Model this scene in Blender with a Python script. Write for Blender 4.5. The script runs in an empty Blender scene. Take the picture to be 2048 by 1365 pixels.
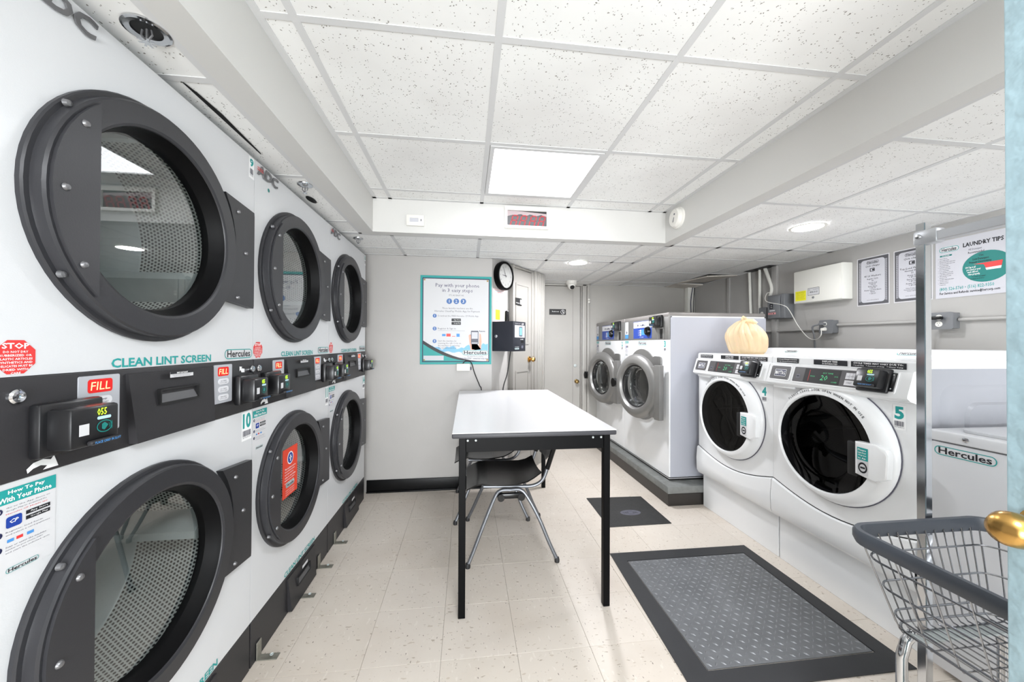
import bpy, bmesh, math, random
from math import sin, cos, pi, radians
from mathutils import Vector, Matrix

random.seed(7)
SC = bpy.context.scene
COL = SC.collection

# ------------------------------------------------------------------ camera
F_PX, YAW, PIT, ROL, CAM_Z = 732.2, .1218, .0079, .0044, 1.254
def _cam_dir(x, y2, z2):
    y = y2*cos(PIT) - z2*sin(PIT); z = y2*sin(PIT) + z2*cos(PIT)
    return Vector((x*cos(YAW) + y*sin(YAW), -x*sin(YAW) + y*cos(YAW), z))
_c, _s = cos(ROL), sin(ROL)
_right = _cam_dir(_c, 0, _s); _up = _cam_dir(-_s, 0, _c); _fwd = _cam_dir(0, 1, 0)
cam_data = bpy.data.cameras.new('camera'); cam = bpy.data.objects.new('camera', cam_data); COL.objects.link(cam)
cam.matrix_world = Matrix(((_right.x, _up.x, -_fwd.x, 0), (_right.y, _up.y, -_fwd.y, 0), (_right.z, _up.z, -_fwd.z, CAM_Z), (0, 0, 0, 1)))
cam_data.sensor_width = 36.0; cam_data.lens = F_PX/2048*36.0; cam_data.clip_start = .02
SC.camera = cam

# ------------------------------------------------------------------ world, view, exposure
w = bpy.data.worlds.new('world'); SC.world = w; w.use_nodes = True
w.node_tree.nodes['Background'].inputs[0].default_value = (.9, .95, 1, 1)
w.node_tree.nodes['Background'].inputs[1].default_value = .5
SC.view_settings.view_transform = 'Standard'; SC.view_settings.look = 'None'
SC.view_settings.gamma = 1.0; SC.view_settings.use_curve_mapping = False
SC.view_settings.exposure = 2.03
SC.cycles.max_bounces = 12; SC.cycles.diffuse_bounces = 6; SC.cycles.glossy_bounces = 5
SC.cycles.transparent_max_bounces = 12; SC.cycles.transmission_bounces = 8
SC.cycles.use_denoising = True; SC.cycles.sample_clamp_indirect = 6.0
PANEL_E, PANEL2_E, DOWN_E = 1.7, 11.0, 32.0
# unseen fill light added behind the camera, aimed in through the open doorway
_l = bpy.data.lights.new('added_fill_light', 'AREA'); _l.shape = 'RECTANGLE'; _l.size = 3.0; _l.size_y = 1.3; _l.energy = 95; _l.color = (.93, .97, 1)
_o = bpy.data.objects.new('added_fill_light', _l); COL.objects.link(_o); _o.location = (-.35, -3.1, .75); _o.rotation_euler = (radians(101), 0, radians(-14))

# ------------------------------------------------------------------ materials
def new_mat(name):
    m = bpy.data.materials.new(name); m.use_nodes = True
    nt = m.node_tree; return m, nt, nt.nodes['Principled BSDF']
def srgb(r, g, b):
    f = lambda v: ((v/255+.055)/1.055)**2.4 if v/255 > .04045 else v/255/12.92
    return (f(r), f(g), f(b), 1)
def M(name, rgb, rough=.5, metal=0, bump=0, bscale=60, var=0, vscale=3, coat=0, spec=.5):
    m, nt, p = new_mat(name)
    c = srgb(*rgb); p.inputs['Base Color'].default_value = c
    p.inputs['Roughness'].default_value = rough; p.inputs['Metallic'].default_value = metal
    p.inputs['Coat Weight'].default_value = coat; p.inputs['Specular IOR Level'].default_value = spec
    L = nt.links.new
    if bump or var:
        tc = nt.nodes.new('ShaderNodeTexCoord')
    if bump:
        n = nt.nodes.new('ShaderNodeTexNoise'); n.inputs['Scale'].default_value = bscale; n.inputs['Detail'].default_value = 3
        b = nt.nodes.new('ShaderNodeBump'); b.inputs['Strength'].default_value = bump; b.inputs['Distance'].default_value = .004
        L(tc.outputs['Object'], n.inputs['Vector']); L(n.outputs['Fac'], b.inputs['Height']); L(b.outputs['Normal'], p.inputs['Normal'])
    if var:
        n = nt.nodes.new('ShaderNodeTexNoise'); n.inputs['Scale'].default_value = vscale; n.inputs['Detail'].default_value = 5
        n.inputs['Roughness'].default_value = .6
        r = nt.nodes.new('ShaderNodeValToRGB')
        r.color_ramp.elements[0].position = .3; r.color_ramp.elements[1].position = .7
        r.color_ramp.elements[0].color = tuple(v*(1-var) for v in c[:3]) + (1,); r.color_ramp.elements[1].color = tuple(min(1, v*(1+var*.5)) for v in c[:3]) + (1,)
        L(tc.outputs['Object'], n.inputs['Vector']); L(n.outputs['Fac'], r.inputs['Fac']); L(r.outputs['Color'], p.inputs['Base Color'])
    return m
def EM(name, rgb, e):
    m, nt, p = new_mat(name); c = srgb(*rgb)
    p.inputs['Base Color'].default_value = c; p.inputs['Emission Color'].default_value = c; p.inputs['Emission Strength'].default_value = e
    return m
def mnode(nt, op, a=None, b=None):
    n = nt.nodes.new('ShaderNodeMath'); n.operation = op
    for i, v in enumerate((a, b)):
        if v is None: continue
        if hasattr(v, 'is_output'): nt.links.new(v, n.inputs[i])
        else: n.inputs[i].default_value = v
    return n.outputs[0]
def vnode(nt, op, a, b=None):
    n = nt.nodes.new('ShaderNodeVectorMath'); n.operation = op
    for i, v in enumerate((a, b)):
        if v is None: continue
        if hasattr(v, 'is_output'): nt.links.new(v, n.inputs[i])
        else: n.inputs[i].default_value = v
    return n.outputs['Value'] if op == 'LENGTH' else n.outputs['Vector']
def thin_glass(name, tint=(1, 1, 1), ior=1.5, gain=1.7, rough=0.0):
    m, nt, p = new_mat(name); nt.nodes.remove(p)
    out = nt.nodes['Material Output']
    t = nt.nodes.new('ShaderNodeBsdfTransparent'); t.inputs[0].default_value = tint + (1,)
    g = nt.nodes.new('ShaderNodeBsdfGlossy'); g.inputs['Roughness'].default_value = rough
    geo = nt.nodes.new('ShaderNodeNewGeometry'); dt = nt.nodes.new('ShaderNodeVectorMath'); dt.operation = 'DOT_PRODUCT'
    nt.links.new(geo.outputs['Normal'], dt.inputs[0]); nt.links.new(geo.outputs['Incoming'], dt.inputs[1])
    k = mnode(nt, 'POWER', mnode(nt, 'SUBTRACT', 1.0, mnode(nt, 'ABSOLUTE', dt.outputs['Value'])), 5.0)
    f0 = ((ior-1)/(ior+1))**2
    f = mnode(nt, 'ADD', mnode(nt, 'MULTIPLY', k, 1-f0), f0)            # two-sided Schlick Fresnel
    mx = nt.nodes.new('ShaderNodeMixShader')
    fac = mnode(nt, 'MINIMUM', mnode(nt, 'MULTIPLY', f, gain), 1.0)
    nt.links.new(fac, mx.inputs[0]); nt.links.new(t.outputs[0], mx.inputs[1]); nt.links.new(g.outputs[0], mx.inputs[2])
    nt.links.new(mx.outputs[0], out.inputs[0]); return m
def perforated(name, rgb, a, r, metal=.7, rough=.4):
    """metal sheet with a hexagonal pattern of punched holes laid out on the sheet's UVs (metres)"""
    m, nt, p = new_mat(name)
    uv = nt.nodes.new('ShaderNodeUVMap').outputs[0]
    s = (a, a*1.732, 1)
    q = vnode(nt, 'DIVIDE', uv, s)
    ds = []
    for off in ((0, 0, 0), (.5, .5, 0)):
        v = vnode(nt, 'FRACTION', vnode(nt, 'ADD', q, off))
        v = vnode(nt, 'MULTIPLY', vnode(nt, 'SUBTRACT', v, (.5, .5, 0)), (s[0], s[1], 0))
        ds.append(vnode(nt, 'LENGTH', v))
    d = mnode(nt, 'MINIMUM', ds[0], ds[1])
    hole = mnode(nt, 'LESS_THAN', d, r)
    mx = nt.nodes.new('ShaderNodeMix'); mx.data_type = 'RGBA'
    nt.links.new(hole, mx.inputs['Factor']); mx.inputs['A'].default_value = srgb(*rgb); mx.inputs['B'].default_value = (.004, .004, .004, 1)
    nt.links.new(mx.outputs['Result'], p.inputs['Base Color'])
    nt.links.new(mnode(nt, 'MULTIPLY', mnode(nt, 'SUBTRACT', 1.0, hole), metal), p.inputs['Metallic'])
    p.inputs['Roughness'].default_value = rough
    return m
def ceiling_mat():
    m, nt, p = new_mat('ceiling_tile'); L = nt.links.new
    tc = nt.nodes.new('ShaderNodeTexCoord'); oi = nt.nodes.new('ShaderNodeObjectInfo')
    off = vnode(nt, 'ADD', tc.outputs['Object'], vnode(nt, 'MULTIPLY', oi.outputs['Location'], (3.1, 5.7, 1)))
    warp = nt.nodes.new('ShaderNodeTexNoise'); warp.inputs['Scale'].default_value = 90; L(off, warp.inputs['Vector'])
    wv = vnode(nt, 'ADD', off, vnode(nt, 'MULTIPLY', warp.outputs['Color'], (.012, .012, .0)))
    v = nt.nodes.new('ShaderNodeTexVoronoi'); v.inputs['Scale'].default_value = 115; v.inputs['Randomness'].default_value = 1
    L(wv, v.inputs['Vector'])
    n2 = nt.nodes.new('ShaderNodeTexNoise'); n2.inputs['Scale'].default_value = 55; L(off, n2.inputs['Vector'])
    thr = mnode(nt, 'MULTIPLY', mnode(nt, 'MAXIMUM', mnode(nt, 'SUBTRACT', n2.outputs['Fac'], .44), 0), 1.6)
    pit = mnode(nt, 'LESS_THAN', v.outputs['Distance'], mnode(nt, 'MINIMUM', thr, .26))
    n3 = nt.nodes.new('ShaderNodeTexNoise'); n3.inputs['Scale'].default_value = 2.2; n3.inputs['Detail'].default_value = 4; L(off, n3.inputs['Vector'])
    r = nt.nodes.new('ShaderNodeValToRGB'); r.color_ramp.elements[0].position = .25; r.color_ramp.elements[1].position = .6
    r.color_ramp.elements[0].color = srgb(222, 221, 219); r.color_ramp.elements[1].color = srgb(234, 234, 232); L(n3.outputs['Fac'], r.inputs['Fac'])
    mx = nt.nodes.new('ShaderNodeMix'); mx.data_type = 'RGBA'; L(pit, mx.inputs['Factor']); L(r.outputs['Color'], mx.inputs['A']); mx.inputs['B'].default_value = srgb(140, 136, 130)
    L(mx.outputs['Result'], p.inputs['Base Color']); p.inputs['Roughness'].default_value = .9
    b = nt.nodes.new('ShaderNodeBump'); b.invert = True; b.inputs['Strength'].default_value = .5; b.inputs['Distance'].default_value = .002
    L(pit, b.inputs['Height']); L(b.outputs['Normal'], p.inputs['Normal'])
    return m
def floor_mat():
    m, nt, p = new_mat('vinyl_tile'); L = nt.links.new
    tc = nt.nodes.new('ShaderNodeTexCoord'); oi = nt.nodes.new('ShaderNodeObjectInfo')
    off = vnode(nt, 'ADD', tc.outputs['Object'], vnode(nt, 'MULTIPLY', oi.outputs['Location'], (2.3, 7.9, 1)))
    base = nt.nodes.new('ShaderNodeMix'); base.data_type = 'RGBA'; L(oi.outputs['Random'], base.inputs['Factor'])
    base.inputs['A'].default_value = srgb(212, 203, 192); base.inputs['B'].default_value = srgb(216, 207, 197)
    out = base.outputs['Result']
    for k, (sc, st, lo, col) in enumerate(((60, (1, .35, 1), .66, (221, 213, 203)), (75, (.4, 1, 1), .69, (176, 164, 150)), (120, (1, .45, 1), .70, (126, 116, 106)), (60, (.5, 1, 1), .68, (196, 184, 170)))):
        n = nt.nodes.new('ShaderNodeTexNoise'); n.inputs['Scale'].default_value = sc; n.inputs['Detail'].default_value = 1.5
        L(vnode(nt, 'ADD', vnode(nt, 'MULTIPLY', off, st), (k*3.3, k*1.7, 0)), n.inputs['Vector'])
        r = nt.nodes.new('ShaderNodeMapRange'); r.inputs['From Min'].default_value = lo; r.inputs['From Max'].default_value = lo+.03
        L(n.outputs['Fac'], r.inputs['Value'])
        mx = nt.nodes.new('ShaderNodeMix'); mx.data_type = 'RGBA'; L(r.outputs[0], mx.inputs['Factor']); L(out, mx.inputs['A']); mx.inputs['B'].default_value = srgb(*col)
        out = mx.outputs['Result']
    # worn, dirty patches
    geo = nt.nodes.new('ShaderNodeNewGeometry')
    n = nt.nodes.new('ShaderNodeTexNoise'); n.inputs['Scale'].default_value = 1.7; n.inputs['Detail'].default_value = 5; L(geo.outputs['Position'], n.inputs['Vector'])
    r = nt.nodes.new('ShaderNodeMapRange'); r.inputs['From Min'].default_value = .48; r.inputs['From Max'].default_value = .75; r.inputs['To Max'].default_value = .35
    L(n.outputs['Fac'], r.inputs['Value'])
    mx = nt.nodes.new('ShaderNodeMix'); mx.data_type = 'RGBA'; mx.blend_type = 'MULTIPLY'; L(r.outputs[0], mx.inputs['Factor']); L(out, mx.inputs['A']); mx.inputs['B'].default_value = srgb(205, 192, 178)
    L(mx.outputs['Result'], p.inputs['Base Color'])
    p.inputs['Roughness'].default_value = .42
    return m
def checker_bag(name):
    m, nt, p = new_mat(name); L = nt.links.new
    p.inputs['Base Color'].default_value = srgb(246, 230, 200); p.inputs['Roughness'].default_value = .35
    p.inputs['Subsurface Weight'].default_value = .15
    tr = nt.nodes.new('ShaderNodeBsdfTransparent'); tl = nt.nodes.new('ShaderNodeBsdfTranslucent'); tl.inputs[0].default_value = srgb(246, 230, 200)
    a = nt.nodes.new('ShaderNodeMixShader'); a.inputs[0].default_value = .5; L(p.outputs[0], a.inputs[1]); L(tl.outputs[0], a.inputs[2])
    b = nt.nodes.new('ShaderNodeMixShader'); b.inputs[0].default_value = .12; L(a.outputs[0], b.inputs[1]); L(tr.outputs[0], b.inputs[2])
    L(b.outputs[0], nt.nodes['Material Output'].inputs[0]); return m

WHITE = M('white_enamel', (233, 234, 235), .22, coat=.25)
SIDEG = M('side_panel_paint', (178, 180, 189), .32, bump=.03, bscale=200)
LIDG = M('taupe_lid', (138, 134, 131), .4, .2, var=.08, vscale=6)
SIDEF = M('pale_side_panel', (158, 160, 167), .32, bump=.03, bscale=200)
FRONTG = M('top_load_enamel', (214, 215, 218), .25, coat=.2)
DRYW = M('dryer_enamel', (207, 208, 210), .3, bump=.05, bscale=400, coat=.15)
WALLP = M('wall_paint', (176, 173, 170), .45, bump=.25, bscale=12, var=.05, vscale=1.5)
WALLD = M('grey_paint', (172, 169, 164), .4, bump=.2, bscale=14, var=.06, vscale=2)
WALLC = M('casing_paint', (150, 147, 142), .42, bump=.15, bscale=14)
WALLR = M('darker_grey_paint', (170, 168, 165), .42, bump=.2, bscale=14, var=.05, vscale=2)
SOFF = M('soffit_paint', (206, 205, 202), .5, bump=.08, bscale=25)
TBAR = M('grid_bar_white', (206, 206, 206), .6, spec=.2)
BLACK = M('black_metal', (4, 4, 5), .42, bump=.08, bscale=300, spec=.1)
PANELK = M('black_panel', (44, 43, 45), .4, bump=.05, bscale=300, spec=.3)
DARKIN = M('black_matte', (16, 16, 17), .55)
SEALK = M('seal_black', (7, 7, 8), .5, spec=.12)
PULL = M('pull_grey', (80, 80, 82), .4)
RUBBER = M('black_rubber', (30, 30, 31), .5)
RING = M('door_ring_grey', (46, 46, 49), .36, bump=.04, bscale=260, spec=.35)
STEEL = M('galvanised_steel', (186, 193, 192), .42, .15, bump=.1, bscale=18, var=.12, vscale=7)
SCREW = M('screw_steel', (120, 120, 122), .35, .6)
STAIN = M('stainless', (136, 135, 133), .36, .5, bump=.03, bscale=200)
CHROME = M('chrome', (205, 207, 210), .12, 1)
CHAIRT = M('silver_tube', (102, 104, 108), .35, .5)
WIRE = M('chrome_wire', (150, 152, 156), .22, 1)
BRASS = M('brass', (196, 154, 88), .27, 1, bump=.15, bscale=30)
OLDBRASS = M('old_brass', (150, 125, 80), .35, .9)
TEAL = M('teal_print', (26, 150, 147), .5)
TEALD = M('dark_teal_print', (6, 120, 114), .5)
INK = M('black_ink', (22, 24, 30), .5)
NAVY = M('navy_ink', (24, 30, 70), .5)
GREYINK = M('grey_ink', (92, 92, 104), .5)
PAPER = M('white_paper', (206, 206, 208), .5)
PAPERG = M('grey_paper', (192, 192, 198), .5)
RED = M('red_sticker', (214, 52, 50), .45)
ORANGE = M('orange_sticker', (224, 66, 40), .45)
WHITEP = M('white_print', (240, 240, 240), .5)
SILVERP = M('silver_label', (186, 188, 194), .35, .2)
BTN = M('button_white', (222, 222, 226), .35)
LEDR = EM('red_led', (255, 130, 90), 1.2)
LEDRB = EM('red_led_back', (185, 14, 10), .14)
LEDG = EM('green_led', (190, 255, 40), .6)
LEDGD = EM('green_led_dim', (70, 180, 120), .16)
BLUE = M('blue_panel', (28, 62, 150), .3)
BLUEL = M('light_blue_print', (70, 140, 205), .5)
YEL = M('yellow_label', (232, 226, 40), .5)
GBOX = M('grey_box', (116, 118, 121), .4, .1)
CREAM = M('cream_box', (224, 223, 216), .4)
WPLAST = M('white_plastic', (228, 226, 220), .35)
CLOUDY = M('clock_pink', (206, 110, 112), .5)
LGREY = M('led_window', (38, 36, 40), .25, var=.3, vscale=25)
CONC = M('painted_concrete', (118, 120, 118), .6, bump=.6, bscale=30, var=.25, vscale=14)
GLASS = thin_glass('door_glass', (.92, .95, .945), 1.5, 3.3)
SMOKEG = thin_glass('smoked_glass', (.09, .09, .095), 1.5, 1.0)
PERF = perforated('perforated_drum', (200, 203, 199), .0118, .0036, 0, .45)
PERFS = perforated('perforated_steel', (150, 150, 150), .014, .003, .9, .25)
CTILE = ceiling_mat(); FTILE = floor_mat()
PLATE = M('checker_plate', (116, 118, 121), .42, .45, bump=.35, bscale=45, var=.15, vscale=6)
MATB = M('black_mat', (44, 44, 44), .6, bump=1, bscale=160, var=.2, vscale=30)
STRIP = M('black_strip', (36, 37, 40), .45, bump=.1, bscale=30, var=.12, vscale=8)
BLUEP = M('pale_blue_paint', (150, 174, 182), .4, bump=1, bscale=26, var=.12, vscale=14)
TTOP = M('white_laminate', (218, 218, 220), .28, bump=.02, bscale=300)
TEDGE = M('grey_edge', (52, 52, 56), .5)
CHAIRB = M('black_plastic', (9, 9, 10), .25, spec=.4)
BUMPER = M('grey_bumper', (66, 71, 79), .42)
BAGM = checker_bag('thin_plastic')
DIRT = M('rust_stain', (150, 105, 70), .9, var=.3, vscale=40)
PINK = M('skin_print', (225, 170, 150), .6)
CBLUE = M('water_print', (120, 180, 215), .5)

# ------------------------------------------------------------------ mesh builder
class B:
    def __init__(s): s.bm = bmesh.new(); s.uv = None
    def poly(s, pts):
        try: return s.bm.faces.new([s.bm.verts.new(p) for p in pts])
        except ValueError: return None
    def box(s, x0, x1, y0, y1, z0, z1, bev=0, seg=2, mat=None):
        vs = [s.bm.verts.new((x, y, z)) for z in (z0, z1) for y in (y0, y1) for x in (x0, x1)]
        fs = [s.bm.faces.new([vs[i] for i in f]) for f in ((0, 2, 3, 1), (4, 5, 7, 6), (0, 1, 5, 4), (1, 3, 7, 5), (3, 2, 6, 7), (2, 0, 4, 6))]
        if bev:
            es = {e for f in fs for e in f.edges}
            r = bmesh.ops.bevel(s.bm, geom=list(es), offset=bev, segments=seg, affect='EDGES', profile=.5)
            vs = list({v for f in r['faces'] for v in f.verts} | {v for v in vs if v.is_valid})
        if mat:
            for v in vs:
                if v.is_valid: v.co = mat @ v.co
        return s
    def prism(s, pts, a0, a1, axis='y', inv=False):
        """pts 2-D outline extruded along axis; axis y: pts (x,z); axis x: pts (y,z); axis z: pts (x,y)"""
        f = {'y': lambda p, a: (p[0], a, p[1]), 'x': lambda p, a: (a, p[0], p[1]), 'z': lambda p, a: (p[0], p[1], a)}[axis]
        A = [s.bm.verts.new(f(p, a0)) for p in pts]; C = [s.bm.verts.new(f(p, a1)) for p in pts]; n = len(pts)
        s.bm.faces.new(A); s.bm.faces.new(C[::-1])
        for i in range(n): s.bm.faces.new((A[i], C[i], C[(i+1) % n], A[(i+1) % n]))
        return s
    def loft(s, loops, cap=True, closed=True):
        R = [[s.bm.verts.new(p) for p in l] for l in loops]; n = len(loops[0])
        for a, b in zip(R, R[1:]):
            for i in range(n if closed else n-1): s.bm.faces.new((a[i], a[(i+1) % n], b[(i+1) % n], b[i]))
        if cap: s.bm.faces.new(R[0][::-1]); s.bm.faces.new(R[-1])
        return s
    def lathe(s, prof, c=(0, 0, 0), axis='y', n=32, a0=0, a1=2*pi, cap=False):
        """prof: (radius, along-axis)"""
        full = abs(a1-a0) > 6.28
        m = n if full else n+1
        loops = []
        for r, h in prof:
            l = []
            for i in range(m):
                t = a0 + (a1-a0)*i/n
                p = {'y': (r*cos(t), h, r*sin(t)), 'z': (r*cos(t), r*sin(t), h), 'x': (h, r*cos(t), r*sin(t))}[axis]
                l.append((p[0]+c[0], p[1]+c[1], p[2]+c[2]))
            loops.append(l)
        s.loft(loops, cap=cap, closed=full); return s
    def disc(s, c, r, axis='y', n=32):
        l = []
        for i in range(n):
            t = 2*pi*i/n
            p = {'y': (r*cos(t), 0, r*sin(t)), 'z': (r*cos(t), r*sin(t), 0), 'x': (0, r*cos(t), r*sin(t))}[axis]
            l.append((p[0]+c[0], p[1]+c[1], p[2]+c[2]))
        s.poly(l); return s
    def cyl(s, c, r, h0, h1, axis='y', n=20, r2=None):
        r2 = r if r2 is None else r2
        return s.lathe([(r, h0), (r2, h1)], c, axis, n, cap=True)
    def tube(s, pts, r, n=8, closed=False, flat=1.0):
        P = [Vector(p) for p in pts]; loops = []; prev = None; m = len(P)
        for i, p in enumerate(P):
            if closed: t = P[(i+1) % m] - P[i-1]
            else: t = P[min(i+1, m-1)] - P[max(i-1, 0)]
            t.normalize()
            if prev is None: u = t.orthogonal().normalized()
            else:
                u = prev - t*prev.dot(t)
                u = u.normalized() if u.length > 1e-6 else t.orthogonal().normalized()
            prev = u; v = t.cross(u)
            rr = r[i] if isinstance(r, (list, tuple)) else r
            loops.append([tuple(p + (u*cos(2*pi*k/n) + v*sin(2*pi*k/n)*flat)*rr) for k in range(n)])
        if closed: loops.append(loops[0]); s.loft(loops, cap=False)
        else: s.loft(loops)
        return s
    def between(s, outer, inner, y0, y1):
        """flat slab between two same-length loops of (x,z), front at y0, back at y1"""
        n = len(outer); vs = []
        for l, y in ((outer, y0), (inner, y0), (inner, y1), (outer, y1)): vs.append([s.bm.verts.new((p[0], y, p[1])) for p in l])
        for a, b in ((0, 1), (1, 2), (2, 3), (3, 0)):
            for i in range(n): s.bm.faces.new((vs[a][i], vs[a][(i+1) % n], vs[b][(i+1) % n], vs[b][i]))
        return s
    def holed(s, x0, x1, z0, z1, cx, cz, r, y0, y1, n=48):
        """rectangular slab with a round hole"""
        ring, outer = [], []
        for i in range(n):
            t = 2*pi*(i+.5)/n + pi/4
            dx, dz = cos(t), sin(t)
            ring.append((cx+dx*r, cz+dz*r))
            k = min(((x1-cx) if dx > 0 else (x0-cx))/dx if abs(dx) > 1e-9 else 1e9, ((z1-cz) if dz > 0 else (z0-cz))/dz if abs(dz) > 1e-9 else 1e9)
            outer.append((cx+dx*k, cz+dz*k))
        for (X, Z) in ((x0, z0), (x1, z0), (x1, z1), (x0, z1)):
            j = min(range(n), key=lambda i: (outer[i][0]-X)**2+(outer[i][1]-Z)**2); outer[j] = (X, Z)
        return s.between(outer, ring, y0, y1)
    def mesh(s, name, smooth=35):
        bmesh.ops.recalc_face_normals(s.bm, faces=s.bm.faces)
        me = bpy.data.meshes.new(name); s.bm.to_mesh(me); s.bm.free()
        if smooth:
            me.polygons.foreach_set('use_smooth', [True]*len(me.polygons)); me.set_sharp_from_angle(angle=radians(smooth))
        return me
    def build(s, name, mat, parent=None, loc=None, rot=None, smooth=35, label=None):
        return obj(name, s.mesh(name, smooth), mat, parent, loc, rot, label)

def obj(name, me, mat, parent=None, loc=None, rot=None, label=None):
    o = bpy.data.objects.new(name, me); COL.objects.link(o)
    if mat and not me.materials: me.materials.append(mat)
    if parent: o.parent = parent
    if loc: o.location = loc
    if rot: o.rotation_euler = rot
    if label: o['label'] = label
    return o
def thing(name, label, cat, loc=(0, 0, 0), rz=0, group=None):
    o = bpy.data.objects.new(name, None); COL.objects.link(o); o.location = loc; o.rotation_euler = (0, 0, rz)
    o.empty_display_size = .1
    return tag(o, label, cat, group)
def tag(o, label, cat, group=None):
    o['label'] = label; o['category'] = cat
    if group: o['group'] = group
    return o
def struct(o): o['kind'] = 'structure'; return o
def sempty(name, loc=(0, 0, 0), rz=0):
    o = bpy.data.objects.new(name, None); COL.objects.link(o); o.location = loc; o.rotation_euler = (0, 0, rz); o.empty_display_size = .1
    return struct(o)
def copy_tree(o, parent=None):
    c = o.copy(); COL.objects.link(c)
    if parent is not None: c.parent = parent
    for ch in KIDS(o): copy_tree(ch, c)
    return c
def KIDS(o): return [x for x in bpy.data.objects if x.parent == o]

# text ---------------------------------------------------------------
_tc = {}
def glyphs(txt, bold=0, shear=0, res=1, space=1.0):
    """triangles of a text in the font's own units -> (verts, faces, (x0,x1,z0,z1))"""
    k = (txt, bold, shear, res, space)
    if k in _tc: return _tc[k]
    c = bpy.data.curves.new('t', 'FONT'); c.body = txt; c.size = 1; c.resolution_u = res; c.offset = bold; c.shear = shear; c.space_character = space
    c.align_x = 'LEFT'
    o = bpy.data.objects.new('t', c); COL.objects.link(o)
    dg = bpy.context.evaluated_depsgraph_get(); me = bpy.data.meshes.new_from_object(o.evaluated_get(dg))
    vs = [(v.co.x, v.co.y) for v in me.vertices]; fs = [tuple(p.vertices) for p in me.polygons]
    bpy.data.objects.remove(o); bpy.data.curves.remove(c); bpy.data.meshes.remove(me)
    if not vs: vs = [(0, 0)]
    bb = (min(v[0] for v in vs), max(v[0] for v in vs), min(v[1] for v in vs), max(v[1] for v in vs))
    _tc[k] = (vs, fs, bb); return _tc[k]
class T(B):
    """flat print in the x-z plane facing -y, at depth y"""
    def __init__(s, y=0): B.__init__(s); s.y = y
    def put(s, vs, fs, f):
        V = [s.bm.verts.new(f(*v)) for v in vs]
        for q in fs:
            try: s.bm.faces.new([V[i] for i in q])
            except ValueError: pass
        return s
    def fit(s, txt, x0, x1, z0, z1, bold=0, shear=0, res=1, space=1.0):
        """stretch text to fill a box"""
        vs, fs, bb = glyphs(txt, bold, shear, res, space)
        sx = (x1-x0)/max(bb[1]-bb[0], 1e-6); sz = (z1-z0)/max(bb[3]-bb[2], 1e-6)
        return s.put(vs, fs, lambda a, b: (x0+(a-bb[0])*sx, s.y, z0+(b-bb[2])*sz))
    def line(s, txt, x, z, h, align='c', bold=0, shear=0, sx=1.0, res=1, maxw=None):
        """text with cap height h, baseline z"""
        vs, fs, bb = glyphs(txt, bold, shear, res); k = h/.69; kx = k*sx
        wd = (bb[1]-bb[0])*kx
        if maxw and wd > maxw: kx *= maxw/wd; wd = maxw
        ox = x - {'c': wd/2, 'l': 0, 'r': wd}[align]
        return s.put(vs, fs, lambda a, b: (ox+(a-bb[0])*kx, s.y, z+b*k))
    def rect(s, x0, x1, z0, z1):
        s.poly([(x0, s.y, z0), (x1, s.y, z0), (x1, s.y, z1), (x0, s.y, z1)]); return s
    def shape(s, pts):
        s.poly([(x, s.y, z) for x, z in pts]); return s
    def rrect(s, x0, x1, z0, z1, r, n=5): return s.shape(rr(x0, x1, z0, z1, r, n))
    def circ(s, cx, cz, r, n=20, rz=None): return s.shape([(cx+r*cos(2*pi*i/n), cz+(rz or r)*sin(2*pi*i/n)) for i in range(n)])
    def ringband(s, outer, inner):
        n = len(outer); a = [s.bm.verts.new((p[0], s.y, p[1])) for p in outer]; b = [s.bm.verts.new((p[0], s.y, p[1])) for p in inner]
        for i in range(n): s.bm.faces.new((a[i], a[(i+1) % n], b[(i+1) % n], b[i]))
        return s
    def build(s, name, mat, parent=None, loc=None, rot=None, label=None):
        me = bpy.data.meshes.new(name); s.bm.to_mesh(me); s.bm.free()
        o = obj(name, me, mat, parent, loc, rot, label)
        if name.endswith('print'): o['kind'] = 'stuff'
        return o
def rr(x0, x1, z0, z1, r, n=5):
    pts = []
    for cx, cz, a in ((x1-r, z1-r, 0), (x0+r, z1-r, pi/2), (x0+r, z0+r, pi), (x1-r, z0+r, 1.5*pi)):
        pts += [(cx+r*cos(a+pi/2*i/n), cz+r*sin(a+pi/2*i/n)) for i in range(n+1)]
    return pts
def logo(parent, x0, x1, z0, z1, y=0, name='logo_sticker', base=PAPER, ringm=TEAL, ink=INK, rot=None, loc=None):
    """rounded sticker with a teal outline and the shop lettering"""
    h = z1-z0; r = h*.48
    st = T(y).rrect(x0, x1, z0, z1, r).build(name, base, parent, loc, rot)
    m = h*.05; m2 = h*.13
    T(y-.0004).ringband(rr(x0+m, x1-m, z0+m, z1-m, r-m), rr(x0+m2, x1-m2, z0+m2, z1-m2, r-m2)).build('outline', ringm, st)
    T(y-.0006).fit('Hercules', x0+h*.38, x1-h*.38, z0+h*.2, z1-h*.15, bold=.018, res=2).build('lettering', ink, st)
    return st

# ================================================================== ROOM
ZLO, ZHI, WX, FARY, PY = 2.003, 2.222, 2.90, 4.46, 3.205
LX, BY = -1.62, -1.35
AX, AY, ANG = .214, 3.205, radians(50.43)
EX, EY = AX + .926*cos(ANG), AY + .926*sin(ANG)

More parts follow.
